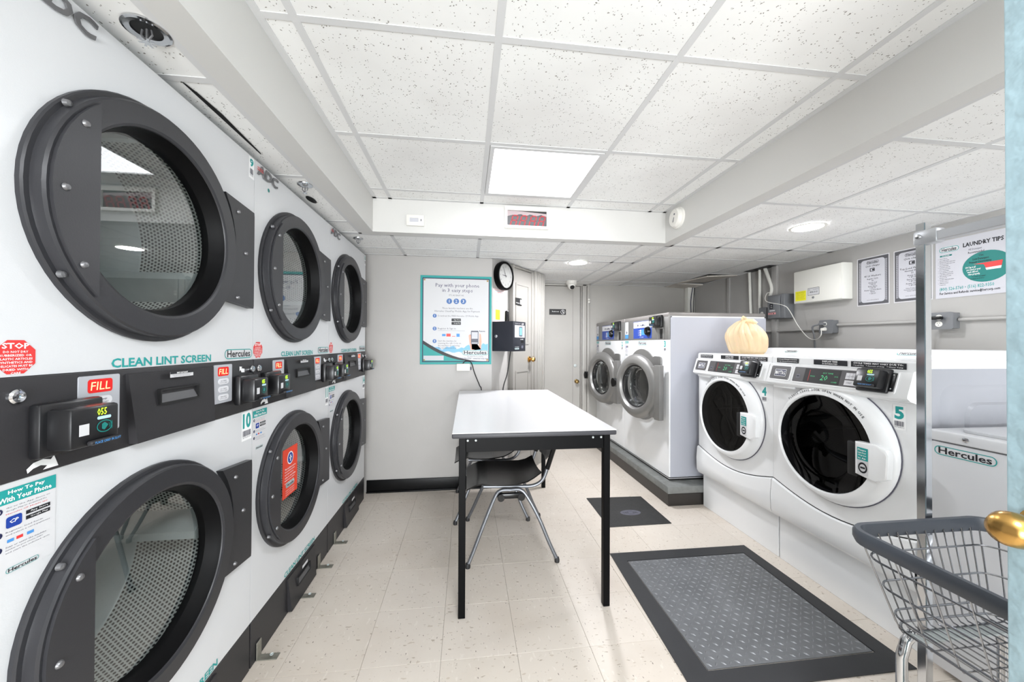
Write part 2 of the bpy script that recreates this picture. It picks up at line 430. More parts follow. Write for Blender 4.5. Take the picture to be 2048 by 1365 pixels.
fl = struct(B().box(LX, WX+.1, BY, FARY+.1, -.08, -.004).build('floor', M('floor_joint', (120, 108, 96), .8)))
tile_me = B().box(-.15195, .15195, -.15195, .15195, -.006, 0, bev=.0007, seg=1).mesh('floor_tile')
fx0, fy0 = -.4016+.1524, 1.4771+.1524
for i in range(-2, 11):
    for j in range(-7, 10):
        x, y = fx0+i*.3048, fy0+j*.3048
        if y < -.75 or y > FARY or x > 2.75: continue
        if x > 1.95 and y < 4.3 and y > .4: continue
        if x < .0 and y > 3.3: continue
        obj('floor_tile', tile_me, FTILE, fl, (x, y, 0))
# ceilings
ce = sempty('ceiling')
B().box(LX, WX+.1, BY, FARY+.2, ZHI+.05, ZHI+.12).build('ceiling_deck', M('ceiling_deck', (60, 58, 55), .9), ce)
ctile_cache = {}
def ctile(x0, x1, y0, y1, z, rot=None, mat=None, name='ceiling_tile', label=None):
    k = (round(x1-x0, 4), round(y1-y0, 4), mat)
    if k not in ctile_cache:
        a, b = (x1-x0)/2, (y1-y0)/2
        me = B().box(-a, a, -b, b, 0, .014, bev=.0015, seg=1).mesh('ceiling_tile'); me.materials.append(mat or CTILE); ctile_cache[k] = me
    return obj(name, ctile_cache[k], None, ce, ((x0+x1)/2, (y0+y1)/2, z), rot, label)
STAINED = M('stained_ceiling_tile', (212, 205, 196), .9, bump=.6, bscale=30, var=.22, vscale=9)
def grid(xs, ys, z, lims, skip=(), w=.024):
    """tiles between grid lines, bars on the lines"""
    x0, x1, y0, y1 = lims
    X = [x0]+[v for v in xs if x0+.03 < v < x1-.03]+[x1]; Y = [y0]+[v for v in ys if y0+.03 < v < y1-.03]+[y1]
    for i in range(len(X)-1):
        for j in range(len(Y)-1):
            cx, cy = (X[i]+X[i+1])/2, (Y[j]+Y[j+1])/2
            if any(a < cx < b and c < cy < d for a, b, c, d in skip): continue
            ctile(X[i]+.002, X[i+1]-.002, Y[j]+.002, Y[j+1]-.002, z+.002)
    for x in X[1:-1]: B().box(x-w/2, x+w/2, y0, y1, z-.001, z+.0018).build('grid_bar', TBAR, ce)
    for y in Y[1:-1]: B().box(x0, x1, y-w/2, y+w/2, z-.0005, z+.0018).build('grid_bar', TBAR, ce)
    for a in ((x0, x0+w, y0, y1), (x1-w, x1, y0, y1), (x0, x1, y0, y0+w), (x0, x1, y1-w, y1)): B().box(*a, z-.001, z+.0018).build('wall_angle', TBAR, ce)
S = .6096
hx = [-.5156+S*k for k in range(-1, 6)]; hy = [1.1531+S*k for k in range(-4, 4)]
lx = [-.5241+S*k for k in range(-2, 7)]; ly = [2.9688+S*k for k in range(-7, 4)]
SLX0, SLX1, SRX0, SRX1, SY0, SY1 = -.712, -.628, 1.44, 1.518, 2.525, 2.60
PANELS = [(hx[2], hx[3], hy[5], hy[6]), (hx[2], hx[3], hy[1], hy[2])]
grid(hx, hy, ZHI, (SLX1, SRX0, -1.30, SY0), skip=PANELS)
grid([], ly, ZLO, (-1.35, SLX0, -1.30, SY1))                          # strip over the dryers
grid(lx, ly, ZLO, (SRX1, WX, -1.30, SY1), skip=[(2.4, 2.95, .55, 1.2)])                          # right aisle
DAMG = [(2.5, WX, 4.1, 4.46)]
grid(lx, ly, ZLO, (-1.35, SRX1, SY1, PY if False else 3.2), skip=[])
grid(lx, ly, ZLO, (SRX1, WX, SY1, FARY), skip=[(2.5, WX, 3.6, 4.19), (2.5, WX, 4.19, 4.5)])
grid(lx, ly, ZLO, (.2, SRX1, 3.2, FARY))
# stained / sagging tiles
st = ctile(2.53, WX-.01, .55, 1.12, ZLO+.002, mat=None)
T_ = B()
n_ = 22
for ring in range(1):
    pts = []
    for i in range(n_):
        t = 2*pi*i/n_; k = 1+.18*sin(3*t+1)+.1*sin(5*t)
        pts.append((2.62+.17*k*cos(t), 1.33+.1*k*sin(t), ZLO-.0012))
    T_.poly(pts)
T_.build('water_stain', M('brown_water_stain', (186, 160, 128), .9, var=.35, vscale=22), ce, smooth=0)
ctile(2.53, WX-.01, 3.61, 4.16, ZLO-.006, rot=(radians(2.0), radians(-3.5), 0), mat=STAINED, label='water-stained sagging tile')
ctile(2.53, WX-.01, 4.20, 4.44, ZLO-.012, rot=(radians(-2.0), radians(2.0), 0), mat=STAINED, label='water-stained tile')
def slit(name, pts, z=ZLO-.0006):
    b = B(); b.poly([(x, y, z) for x, y in pts]); b.build(name, DARKIN, ce, smooth=0)
slit('ceiling_gap', [(-.812, 1.16), (-.806, 1.20), (-.800, 1.30), (-.806, 1.42), (-.812, 1.55), (-.818, 1.56), (-.818, 1.15)])
slit('ceiling_gap', [(-.733, 1.10), (-.728, 1.10), (-.724, 1.35), (-.724, 1.60), (-.728, 1.74), (-.735, 1.60), (-.730, 1.35)])
slit('ceiling_gap', [(-.812+.02*cos(a), 2.02+.05*sin(a)) for a in [i*pi/8 for i in range(16)]])
# soffit frame around the raised ceiling
tr = struct(B().box(SLX0, SLX1, -1.30, SY1, ZLO-.004, ZHI+.03).build('trim_1', SOFF))
tr = struct(B().box(SLX1, SRX1, SY0, SY1, ZLO-.004, ZHI+.03).build('trim_2', SOFF))
tr = struct(B().box(SRX0, SRX1, -1.30, SY0, ZLO-.004, ZHI+.03).build('trim_3', SOFF))

# walls
struct(B().box(LX-.1, LX, BY, PY, 0, 2.4).build('wall_left', WALLP))
struct(B().box(LX, AX, PY, PY+.1, 0, 2.4).build('wall_poster', WALLP))
struct(B().box(WX, WX+.1, BY, FARY, 0, 2.4).build('wall_right', WALLR))
wb = struct(B().box(LX, -.75, BY-.1, BY, 0, 2.4).box(2.1, WX, BY-.1, BY, 0, 2.4).box(-.75, 2.1, BY-.1, BY, 2.08, 2.4).build('wall_back', WALLP))
# the corridor beyond the doorway
struct(B().box(-1.3, 2.7, -3.6, BY-.1, -.08, -.004).build('floor_corridor', M('corridor_floor', (200, 192, 182), .5)))
struct(B().box(-1.3, 2.7, -3.6, BY-.1, 2.3, 2.4).build('ceiling_corridor', SOFF))
struct(B().box(-1.4, -1.3, -3.6, BY-.1, 0, 2.4).build('wall_corridor_left', WALLP)); struct(B().box(2.7, 2.8, -3.6, BY-.1, 0, 2.4).build('wall_corridor_right', WALLP)); struct(B().box(-1.3, 2.7, -3.7, -3.6, 0, 2.4).build('wall_corridor_end', WALLP))
wf = struct(B().box(.7, WX+.1, FARY, FARY+.1, 0, 2.4).build('wall_far', WALLD))
# angled wall (local x along the wall, local -y faces the room)
aw = struct(B().box(0, .926, 0, .1, 0, 2.4).build('wall_angled', WALLP, None, (AX, AY, 0), (0, 0, ANG)))
struct(B().box(EX-.1, EX, EY+.02, FARY+.05, 0, 2.4).build('wall_return', WALLP))
B().box(2.895-.012, 2.90, 3.735, 3.775, 1.2, 2.0, bev=.003).build('panel_joint_strip', WALLR, bpy.data.objects['wall_right'])
B().box(2.895-.02, 2.90, 3.10, 3.16, .9, 2.0, bev=.003).build('panel_joint_strip', WALLR, bpy.data.objects['wall_right'])
bb = struct(B().box(-.83, AX, PY-.012, PY, 0, .105, bev=.003).build('baseboard_poster', M('black_cove', (10, 10, 11), .4, spec=.2)))
B().box(-.83, AX, PY-.024, PY-.010, 0, .012, bev=.003).build('cove_foot', bpy.data.materials['black_cove'], bb)

# ------------------------------------------------------------------ lights
def area(name, x, y, z, sx, sy, e, col, par):
    pass
DIFF = EM('lit_diffuser', (248, 251, 255), PANEL_E); DOWN = EM('lit_lens', (250, 251, 255), DOWN_E); DOWNFAR = EM('lit_lens_far', (250, 251, 255), DOWN_E*3.7)
DIFF2 = EM('lit_diffuser_bright', (248, 251, 255), PANEL2_E)
def panel_light(a, label, dm=None):
    x0, x1, y0, y1 = a; t = thing('ceiling_panel_light', label, 'ceiling light', ((x0+x1)/2, (y0+y1)/2, ZHI))
    h = S/2-.014
    B().between(rr(-h, h, -h, h, .002, 1), rr(-h+.022, h-.022, -h+.022, h-.022, .002, 1), -.004, .01).build('frame', TBAR, t, rot=(pi/2, 0, 0), loc=(0, 0, 0))
    d = B(); g = h-.022; d.poly([(-g, -g, .004), (g, -g, .004), (g, g, .004), (-g, g, .004)]); d.build('diffuser', dm or DIFF, t, smooth=0)
    return t
panel_light(PANELS[0], 'square LED panel glowing white in the raised ceiling')
panel_light(PANELS[1], 'unseen square LED panel in the raised ceiling near the entrance, boosted as fill', DIFF2)  # out-of-view panel behind the camera, boosted to fill the washer fronts
def downlight(x, y, label, dm=None):
    t = thing('recessed_downlight', label, 'ceiling light', (x, y, ZLO))
    B().lathe([(.098, -.001), (.096, -.006), (.082, -.006), (.078, -.001)], axis='z', n=32).build('trim_ring', WPLAST, t)
    B().disc((0, 0, -.003), .079, 'z').build('lens', dm or DOWN, t, smooth=0)
    return t
downlight(1.003, 3.25, 'round recessed downlight before the far doors', DOWNFAR)
downlight(2.135, 2.068, 'round recessed downlight above the front-load washers')
downlight(2.13, .15, 'added recessed downlight above the aisle beside the entrance, out of view')  # extra downlight outside the view, added for brightness

# ================================================================== card reader shared by machines
def card_reader(parent, x, z, y=0, w=.118, h=.10, d=.085, label=None):
    r = B()
    r.box(x, x+w, y-d, y, z, z+h, bev=.006)
    r.box(x-.012, x+w+.012, y-d*.35, y, z-.012, z+h+.012, bev=.006)
    o = r.build('card_reader', M('reader_black', (24, 24, 26), .3) if 'reader_black' not in bpy.data.materials else bpy.data.materials['reader_black'], parent)
    f = y-d-.0006
    T(f).rect(x+w*.14, x+w*.34, z+h*.30, z+h*.58).build('blank_label', PAPER, o)
    T(f-.0004).fit('055', x+w*.50, x+w*.70, z+h*.74, z+h*.92, bold=.0).build('display_digits', LEDG, o)
    T(f).rrect(x+w*.5, x+w*.8, z+h*.63, z+h*.71, h*.035, 3).build('text_window', M('lcd_pale', (180, 215, 225), .4) if 'lcd_pale' not in bpy.data.materials else bpy.data.materials['lcd_pale'], o)
    t = T(f)
    n = 18
    t.ringband([(x+w*.66+w*.17*cos(2*pi*i/n), z+h*.44+h*.16*sin(2*pi*i/n)) for i in range(n)], [(x+w*.66+w*.15*cos(2*pi*i/n), z+h*.44+h*.135*sin(2*pi*i/n)) for i in range(n)])
    t.shape([(x+w*.60, z+h*.38), (x+w*.66, z+h*.34), (x+w*.74, z+h*.46), (x+w*.66, z+h*.54), (x+w*.60, z+h*.5)])
    for k in range(3):
        a = [(x+w*(.74+.03*k)+w*.02*cos(q), z+h*.44+h*(.07+.03*k)*sin(q)) for q in (-1, -.5, 0, .5, 1)]
        t.shape(a+[(p[0]+w*.012, p[1]) for p in a[::-1]])
    t.build('tap_symbol', TEALD, o)
    B().box(x+w*.28, x+w*.93, y-d-.012, y-d, z+h*.03, z+h*.15, bev=.004).build('card_slot_lip', PANELK, o)
    T(y-d-.0128).fit('PLACE CARD IN SLOT', x+w*.33, x+w*.88, z+h*.06, z+h*.12, bold=.02).build('lettering', BLUEL, o)
    return o

# ================================================================== DRYERS
DW, DX, DY = .781, -.82, .742
def paysticker(t, x0, x1, z0, z1, y):
    W, H = x1-x0, z1-z0
    s = T(y).rect(x0, x1, z0, z1).build('pay_sticker', PAPER, t)
    T(y-.0004).rect(x0, x1, z1-H*.17, z1).build('teal_band', TEAL, s)
    a = T(y-.0008)
    a.fit('How To Pay', x0+W*.22, x0+W*.8, z1-H*.075, z1-H*.02, bold=.03); a.fit('With Your Phone', x0+W*.08, x0+W*.92, z1-H*.15, z1-H*.09, bold=.03)
    a.build('heading', WHITEP, s)
    a = T(y-.0004)
    for i, (txt, zz) in enumerate((('Go to the App Store or', .21), ('Google Play to download the', .245), ('Register, load funds', .49), ('and select a card payment', .525), ('Scan or enter the machine', .66), ('number on your phone, make', .695), ('and start the selected cycle', .73))):
        a.fit(txt, x0+W*.2, x0+W*(.9-.06*(i % 3)), z1-H*(zz+.02), z1-H*zz)
    a.build('fine_print', GREYINK, s)
    a = T(y-.0004).fit('Hercules CP Mobile app', x0+W*.2, x0+W*.86, z1-H*.3, z1-H*.28); a.rect(x0+W*.36, x0+W*.46, z1-H*.62, z1-H*.585)
    a.build('red_print', RED, s)
    a = T(y-.0004)
    for zz in (.24, .51, .68): a.circ(x0+W*.1, z1-H*zz, W*.055, 14)
    a.build('step_dots', NAVY, s)
    a = T(y-.0008)
    for n, zz in (('1', .24), ('2', .51), ('3', .68)): a.fit(n, x0+W*.085, x0+W*.115, z1-H*(zz+.012), z1-H*(zz-.012))
    a.fit('CP', x0+W*.25, x0+W*.39, z1-H*.405, z1-H*.36, shear=.3, bold=.02)
    a.fit('App Store', x0+W*.57, x0+W*.86, z1-H*.36, z1-H*.335); a.fit('Google Play', x0+W*.57, x0+W*.86, z1-H*.425, z1-H*.4)
    a.build('badge_print', WHITEP, s)
    T(y-.0006).rrect(x0+W*.2, x0+W*.44, z1-H*.455, z1-H*.325, W*.04).build('app_icon', BLUE, s)
    T(y-.0006).rect(x0+W*.5, x0+W*.9, z1-H*.37, z1-H*.325).rect(x0+W*.5, x0+W*.9, z1-H*.435, z1-H*.39).build('store_badges', INK, s)
    T(y-.0006).rect(x0+W*.52, x0+W*.63, z1-H*.62, z1-H*.585).rect(x0+W*.22, x0+W*.32, z1-H*.62, z1-H*.585).build('card_marks', BLUEL, s)
    logo(t, x0+W*.2, x0+W*.72, z0+H*.02, z0+H*.085, y-.0004)
    return s
def barcode(t, x0, x1, z0, z1, y):
    a = T(y); x = x0; rnd = random.Random(3)
    while x < x1:
        wd = rnd.choice((.0012, .002, .003)); a.rect(x, min(x+wd, x1), z0+(z1-z0)*.25, z1); x += wd+rnd.choice((.0012, .002))
    a.fit('372501', x0, x1, z0, z0+(z1-z0)*.18)
    return a.build('barcode', GREYINK, t)
def number(t, txt, x0, x1, z0, z1, y):
    T(y).rect(x0-.006, x1+.006, z0-.045, z1+.005).build('number_sticker', WHITEP, t)
    T(y-.0005).fit(txt, x0, x1, z0, z1, bold=.04, res=3).build('number', TEAL, t)
    barcode(t, x0, x1, z0-.036, z0-.008, y-.0005)
def dryer_door(t, cx, cz, lower=False, red=False):
    R, ri, yf = .289, .232, -.035
    ring = B()
    ring.lathe([(R+.012, 0), (R+.012, -.008), (R+.009, -.011), (R+.001, -.012), (R, -.016), (R, yf+.004), (R-.004, yf), (ri+.008, yf-.001), (ri+.002, yf+.002), (ri, yf+.006)], (cx, 0, cz), 'y', 64)
    d = ring.build('door_frame', RING, t, smooth=18)
    # chord plate on the handle side
    a1 = math.acos(.190/ .281)
    pts = []
    for i in range(15):
        q = pi - a1 + 2*a1*i/14; pts.append((cx+.281*cos(q), cz+.281*sin(q)))
    B().prism(pts, yf-.007, yf-.0005, 'y').build('handle_plate', RING, d)
    for (dx, dz) in ((-.222, .145), (-.258, .0), (-.222, -.145)):
        B().lathe([(.0001, yf-.0125), (.005, yf-.0115), (.0075, yf-.0085), (.0078, yf-.007)], (cx+dx, 0, cz+dz), 'y', 14).build('screw', SCREW, d)
    for ang in (2.5, 3.75):
        B().lathe([(.0001, -.028), (.006, -.026), (.0075, -.018)], (cx+.295*cos(ang), 0, cz+.295*sin(ang)), 'y', 12).build('screw', SCREW, d)
    # hinge plate
    hx0, hx1 = cx+.29, cx+.415
    pl = []
    for i in range(9):
        q = radians(-36+72*i/8); pl.append((cx+.305*cos(q)+.002, cz+.02+.305*sin(q)))
    pl = pl + [(hx1-.002, cz+.185), (hx1, cz+.17), (hx1, cz-.165), (hx1-.002, cz-.175)]
    h = B().prism(pl, -.022, -.001, 'y').build('hinge_plate', RING, t)
    for (dx, dz) in ((.315, .155), (.36, .02), (.315, -.145)):
        B().lathe([(.0001, -.029), (.005, -.028), (.0075, -.0225)], (cx+dx, 0, cz+dz), 'y', 12).build('screw', SCREW, h)
    B().lathe([(ri, yf+.005), (ri-.003, -.015), (.219, .008), (.216, .022)], (cx, 0, cz), 'y', 64).build('rubber_seal', SEALK, d)
    g = B(); g.disc((cx, .010, cz), .2185, 'y', 64); g.build('glass_pane', GLASS, d, smooth=0)
    # tub neck and drum
    B().lathe([(.217, .02), (.217, .028), (.232, .034)], (cx, 0, cz), 'y', 48).build('tub_neck', SEALK, t)
    RD = .302; b = B(); uvl = b.bm.loops.layers.uv.new('UVMap'); n = 56
    loops = b.loft([[(cx+RD*cos(2*pi*i/n), y, cz+RD*sin(2*pi*i/n)) for i in range(n)] for y in (.036, .27)], cap=False)
    b.bm.faces.ensure_lookup_table()
    for k, f in enumerate(b.bm.faces):
        i = k % n
        for l in f.loops:
            v = l.vert.co; a = math.atan2(v.z-cz, v.x-cx) % (2*pi)
            if i == n-1 and a < .5: a += 2*pi
            l[uvl].uv = (a*RD, v.y)
    dr = b.build('drum_wall', PERF, t)
    B().lathe([(RD, .27), (RD-.003, .275), (RD-.003, .56)], (cx, 0, cz), 'y', 56).build('plain_drum_wall', STEEL, dr)
    bd = B(); bd.lathe([(RD, .56), (RD-.05, .575), (.02, .56)], (cx, 0, cz), 'y', 48); bd.disc((cx, .56, cz), .02, 'y', 12)
    bd.build('drum_head', STEEL, dr)
    B().lathe([(.232, .033), (RD, .036)], (cx, 0, cz), 'y', 48).build('drum_rim', STEEL, dr)
    for q in (((0.04 if lower else -.45) + k*2*pi/3) for k in range(3)):
        c0 = Vector((cx, 0, cz)); u = Vector((cos(q), 0, sin(q))); v = Vector((-sin(q), 0, cos(q)))
        bf = B()
        for y0, y1 in ((.04, .56),):
            A = [c0+u*RD+v*.05, c0+u*(RD-.085)+v*.012, c0+u*(RD-.085)-v*.012, c0+u*RD-v*.05]
            bf.loft([[tuple(p+Vector((0, y, 0))) for p in A] for y in (y0, y1)])
        bf.build('drum_baffle', STEEL, dr)
    if red:
        x0, x1, z0, z1 = cx-.07, cx+.075, cz-.095, cz+.13
        y = .0090
        s = T(y).rect(x0, x1, z0, z1).build('notice_sticker', ORANGE, t)
        a = T(y-.0005); a.circ((x0+x1)/2, z1-.05, .03)
        for k, txt in enumerate(('This machine is set to', 'the permanent press', 'cycle, please add your', 'coins or card value', 'before you start', 'your load')): a.fit(txt, x0+.02, x1-.02-.01*(k % 3), z1-.098-.013*k, z1-.09-.013*k, bold=.02)
        for k in range(3): a.fit('service call number', x0+.03, x1-.03, z0+.008+.01*k, z0+.014+.01*k)
        a.build('print', WHITEP, s)
        T(y-.0009).circ((x0+x1)/2, z1-.05, .025).build('emblem', BLUE, s)
        T(y-.0013).rect((x0+x1)/2-.004, (x0+x1)/2+.004, z1-.066, z1-.036).rect((x0+x1)/2-.012, (x0+x1)/2+.012, z1-.052, z1-.046).build('emblem_mark', WHITEP, s)
        logo(t, x0+.03, x1-.03, z0+.042, z0+.066, y-.0006)
    return d
def arrow(t, x, z, s, flip, up, y):
    f = -1 if flip else 1; g = -1 if up else 1
    pts = [(0, -.004), (.012, .006), (.030, .009), (.045, .004), (.051, .012), (.060, -.014), (.030, -.014), (.038, -.007), (.026, -.003), (.012, -.006), (.002, -.013)]
    T(y).shape([(x+p[0]*s, z+p[1]*s) for p in pts]).build('arrow_sticker', WHITEP, t)
def dryer(Y, n_top, n_bot, label, red=False, adc=True):
    t = thing('stacked_dryer', label, 'dryer', (DX, Y, 0), pi/2, 'stacked tumble dryers along the wall')
    W = DW-.003; D = .74
    cx, zu, zl = .328, 1.557, .631
    body = B()
    body.box(0, W, .018, D, .19, .2); body.box(0, .012, .018, D, .19, 1.965); body.box(W-.012, W, .018, D, .19, 1.965); body.box(0, W, .018, D, 1.955, 1.965)
    body.box(0, W, D-.01, D, .19, 1.965); body.box(0, W, .13, D, 1.05, 1.14)
    body.holed(0, W, .178, .999, cx, zl, .232, 0, .014); body.holed(0, W, 1.19, 1.965, cx, zu, .232, 0, .014)
    body.build('cabinet', DRYW, t, smooth=30)
    B().box(.002, W-.002, -.001, .2, .001, .175, bev=.002, seg=1).build('base_panel', PANELK, t)
    B().box(0, W, -.004, .12, 1.0, 1.189, bev=.003).build('control_band', PANELK, t)
    dryer_door(t, cx, zu); dryer_door(t, cx, zl, True, red)
    # upper lint drawer (tilts out slightly) and lower lint panel
    for (z0, z1, xa, xb, zt, yo) in ((1.006, 1.177, .246, .545, 1.11, -.012), (.006, .162, .285, .585, .1, -.008)):
        q = B(); tilt = .012
        q.loft([[(xa+.012, yo-.012, z0), (xb-.012, yo-.012, z0), (xb-.012, -.001, z0), (xa+.012, -.001, z0)], [(xa, yo+.002, z1), (xb, yo+.002, z1), (xb, -.001, z1), (xa, -.001, z1)]])
        dr = q.build('lint_drawer', PANELK, t, label='dark lint screen drawer')
        wv = .067; m = (xa+xb)/2; y = yo-.006
        B().between(rr(m-wv-.004, m+wv+.004, zt-.021, zt+.021, .003, 2), rr(m-wv, m+wv, zt-.016, zt+.016, .002, 2), y-.005, y+.008).build('pull_frame', DARKIN, dr)
        T(y+.0045).rect(m-wv, m+wv, zt-.016, zt+.016).build('pull_recess', DARKIN, dr)
        q = B(); q.poly([(m-wv, y-.002, zt-.016), (m+wv, y-.002, zt-.016), (m+wv-.01, y+.003, zt+.006), (m-wv+.01, y+.003, zt+.006)]); q.build('pull_lip', PULL, dr, smooth=0)
        if z0 > .5:
            T(y-.0055).rect(m-.042, m+.042, z1-.019, z1-.004).build('important_label', PAPER, dr)
            a = T(y-.006); a.rect(m-.042, m+.042, z1-.0095, z1-.004); a.build('label_bar', INK, dr)
            T(y-.0064).fit('IMPORTANT', m-.02, m+.02, z1-.0088, z1-.0048, bold=.03).build('label_heading', WHITEP, dr)
            T(y-.006).fit('Clean lint from screen before use.', m-.035, m+.035, z1-.013, z1-.0105).fit('Replace screen securely.', m-.03, m+.03, z1-.0175, z1-.0145).build('label_print', GREYINK, dr)
        else:
            T(y-.0045).rect(m-.03, m+.03, z1-.024, z1-.01).build('label', PAPER, dr)
    # fill panels with display and three buttons
    for (xa, xb) in ((.137, .229), (.553, .645)):
        p = B().prism(rr(xa, xb, 1.052, 1.180, .004, 3), -.0065, -.003, 'y').build('display_panel', SILVERP, t)
        y = -.0068
        dsp = T(y).rrect(xa+.018, xa+.074, 1.142, 1.172, .006).build('display', LEDRB, p)
        T(y-.0005).fit('FILL', xa+.024, xa+.068, 1.148, 1.166, bold=.0, shear=.1).build('display_digits', LEDR, dsp)
        for k in range(3):
            z = 1.124-.0265*k
            b_ = B().prism(rr(xa+.02, xa+.072, z-.0095, z+.0095, .0093, 5), y-.0015, y, 'y').build('button', BTN, p)
            T(y-.002).fit(('HI TEMP', 'LO TEMP', 'PERM PRESS')[k], xa+.03, xa+.06, z+.0, z+.004).fit('PUSH TO START', xa+.027, xa+.063, z-.006, z-.0025).build('lettering', GREYINK, b_)
    # locks
    for x in (.029, .764):
        q = B(); q.lathe([(.0135, -.004), (.0135, -.009), (.0105, -.012), (.006, -.0125), (.0055, -.009), (.0001, -.009)], (x, 0, 1.154), 'y', 20).build('lock', CHROME, t)
    # card readers on both sides
    card_reader(t, .058, 1.044, -.006, w=.098, h=.080, d=.062); card_reader(t, .668, 1.044, -.006, w=.092, h=.080, d=.062)
    arrow(t, .048, 1.0185, .9, False, False, -.0048)
    a = T(-.0048); a.shape([(.69, 1.168), (.706, 1.166), (.700, 1.161), (.72, 1.158), (.72, 1.145), (.702, 1.146), (.696, 1.155), (.690, 1.150)]); a.build('arrow_sticker', WHITEP, t)
    # stickers
    s = T(-.0006).shape([(.033+.0335*cos(pi/8+pi/4*i), 1.226+.0335*sin(pi/8+pi/4*i)) for i in range(8)]).build('stop_sticker', RED, t)
    a = T(-.0011); a.fit('STOP', .012, .054, 1.241, 1.252, bold=.03)
    for k, txt in enumerate(('DO NOT DRY', 'RUBBERIZED OR', 'PLASTIC ARTICLES', 'SYNTHETICS AND', 'DELICATES MUST BE', 'DRIED WITH', 'CARE')): a.fit(txt, .033-min(.026, .0019*len(txt)), .033+min(.026, .0019*len(txt)), 1.2335-.0065*k, 1.2375-.0065*k, bold=.02)
    a.build('lettering', WHITEP, s)
    T(-.0006).fit('CLEAN LINT SCREEN', .215, .548, 1.1935, 1.216, bold=.028, res=2).build('lettering', TEAL, t, label='teal CLEAN LINT SCREEN lettering')
    T(-.0006).fit('CLEAN LINT SCREEN', .262, .595, .181, .203, bold=.028, res=2).build('lettering', TEAL, t, label='teal CLEAN LINT SCREEN lettering')
    logo(t, .613, .775, 1.195, 1.233, -.0006)
    if n_top: number(t, n_top, .748, .771, 1.925, 1.955, -.0006)
    number(t, n_bot, .720 if n_bot != '11' else .735, .770, .934, .990, -.0006)
    paysticker(t, .002, .102, .832, .988, -.0006)
    # chrome maker badge (letters in relief)
    a = T(-.004); a.fit('ADC', .012, .170, 1.914, 1.958, bold=.03, res=2, shear=.15)
    bd = a.build('maker_badge', SCREW, t); md = bd.modifiers.new('s', 'SOLIDIFY'); md.thickness = .003; md.offset = 0
    T(-.0058).rect(.008, .05, 1.940, 1.943).rect(.008, .05, 1.932, 1.935).build('badge_stripe', RED, t)
    if n_bot == '11': T(-.0006).circ(.10, 1.885, .008).build('dot_sticker', TEALD, t)
    return t
dryer(DY, '9', '10', 'nearest stacked pair of white tumble dryers with large round black doors')
dryer(DY+DW, '', '11', 'middle stacked pair of white dryers, orange notice on its lower glass', red=True)
dryer(DY+2*DW, '13', '14', 'farthest stacked pair of white dryers, against the poster wall')
# filler above / beside nearest dryer (closes the row behind the photographer)
# floor brackets
def bracket(Y, label):
    t = thing('floor_bracket', label, 'bracket', (DX+.003, Y, 0), pi/2)
    B().box(-.016, .016, -.004, 0, .0005, .07, bev=.001, seg=1).box(-.016, .016, -.075, 0, .0005, .004, bev=.001, seg=1).build('angle_plate', M('bracket_steel%d' % int(Y*100), (150, 148, 138), .5, .6, var=.3, vscale=30), t)
    B().lathe([(.0001, -.0), (.006, -.0), (.007, .003)], (0, -.05, .0095), 'z', 10).build('bolt', STEEL, t)
bracket(1.575, 'small steel angle bracket on the floor, nearest of those along the dryers')
bracket(1.93, 'small steel angle bracket on the floor below the middle dryer lint drawer')
bracket(2.17, 'small steel angle bracket at the middle dryer corner by its drawer end')
bracket(2.42, 'small steel angle bracket on the floor, farthest one below the last dryer')

# sprinklers
def sprinkler(x, y, z, label, big):
    t = thing('sprinkler_head', label, 'sprinkler', (x, y, z))
    if big:
        B().lathe([(.046, 0), (.046, -.003), (.041, -.005), (.030, -.002), (.030, .03)], axis='z', n=28).build('escutcheon', CHROME, t)
        B().lathe([(.0296, -.001), (.029, .0015), (.0001, .0016)], axis='z', n=20).build('cup', DARKIN, t); r = .028; zo = .0
    else:
        B().lathe([(.034, 0), (.033, -.004), (.018, -.006), (.010, -.004)], axis='z', n=24).build('escutcheon', CHROME, t); r = .016; zo = -.012
    B().tube([(-.010, 0, zo), (-.012, 0, zo-.012), (0, 0, zo-.028)], .0022).tube([(.010, 0, zo), (.012, 0, zo-.012), (0, 0, zo-.028)], .0022).cyl((0, 0, 0), .0025, zo-.028, zo+.004, 'z', 8).build('yoke', SCREW, t)
    b = B(); b.cyl((0, 0, 0), .007, zo-.031, zo-.029, 'z', 12)
    for i in range(8):
        q = i*pi/4; b.box(-.0022, .0022, .006, r*.62, zo-.0305, zo-.0295, mat=Matrix.Rotation(q, 4, 'Z'))
    b.build('deflector', CHROME, t)
sprinkler(-.766, .972, ZLO, 'recessed chrome fire sprinkler above the nearest dryer', True)
sprinkler(-.764, 1.83, ZLO, 'small chrome fire sprinkler hanging above the middle dryer', False)
sprinkler(-.775, 2.72, ZLO, 'small chrome fire sprinkler hanging above the farthest dryer', False)

# ================================================================== TABLE
tb = thing('folding_table', 'long white-topped work table with black metal legs', 'table', (0, 0, 0))
TX0, TX1, TY0, TY1, TZ = -.066, .708, 1.668, 3.18, .850
B().box(TX0+.001, TX1-.001, TY0+.001, TY1-.001, TZ-.004, TZ, bev=.001, seg=1).build('tabletop', TTOP, tb)
B().box(TX0, TX1, TY0, TY1, TZ-.026, TZ-.0041, bev=.006).build('top_edge', TEDGE, tb)
lg = []
for x in (-.035, .652):
    for y in (1.690, 3.142):
        B().box(x, x+.032, y, y+.032, 0, TZ-.026, bev=.002, seg=1).build('leg', BLACK, tb)
for (a, b_) in (((-.003, .652, 1.694, 1.698),), 0), (((-.003, .652, 3.166, 3.170),), 0), (((-.030, -.026, 1.722, 3.142),), 0), (((.676, .680, 1.722, 3.142),), 0):
    B().box(*a[0], TZ-.094, TZ-.026, bev=.001, seg=1).build('apron', BLACK, tb)
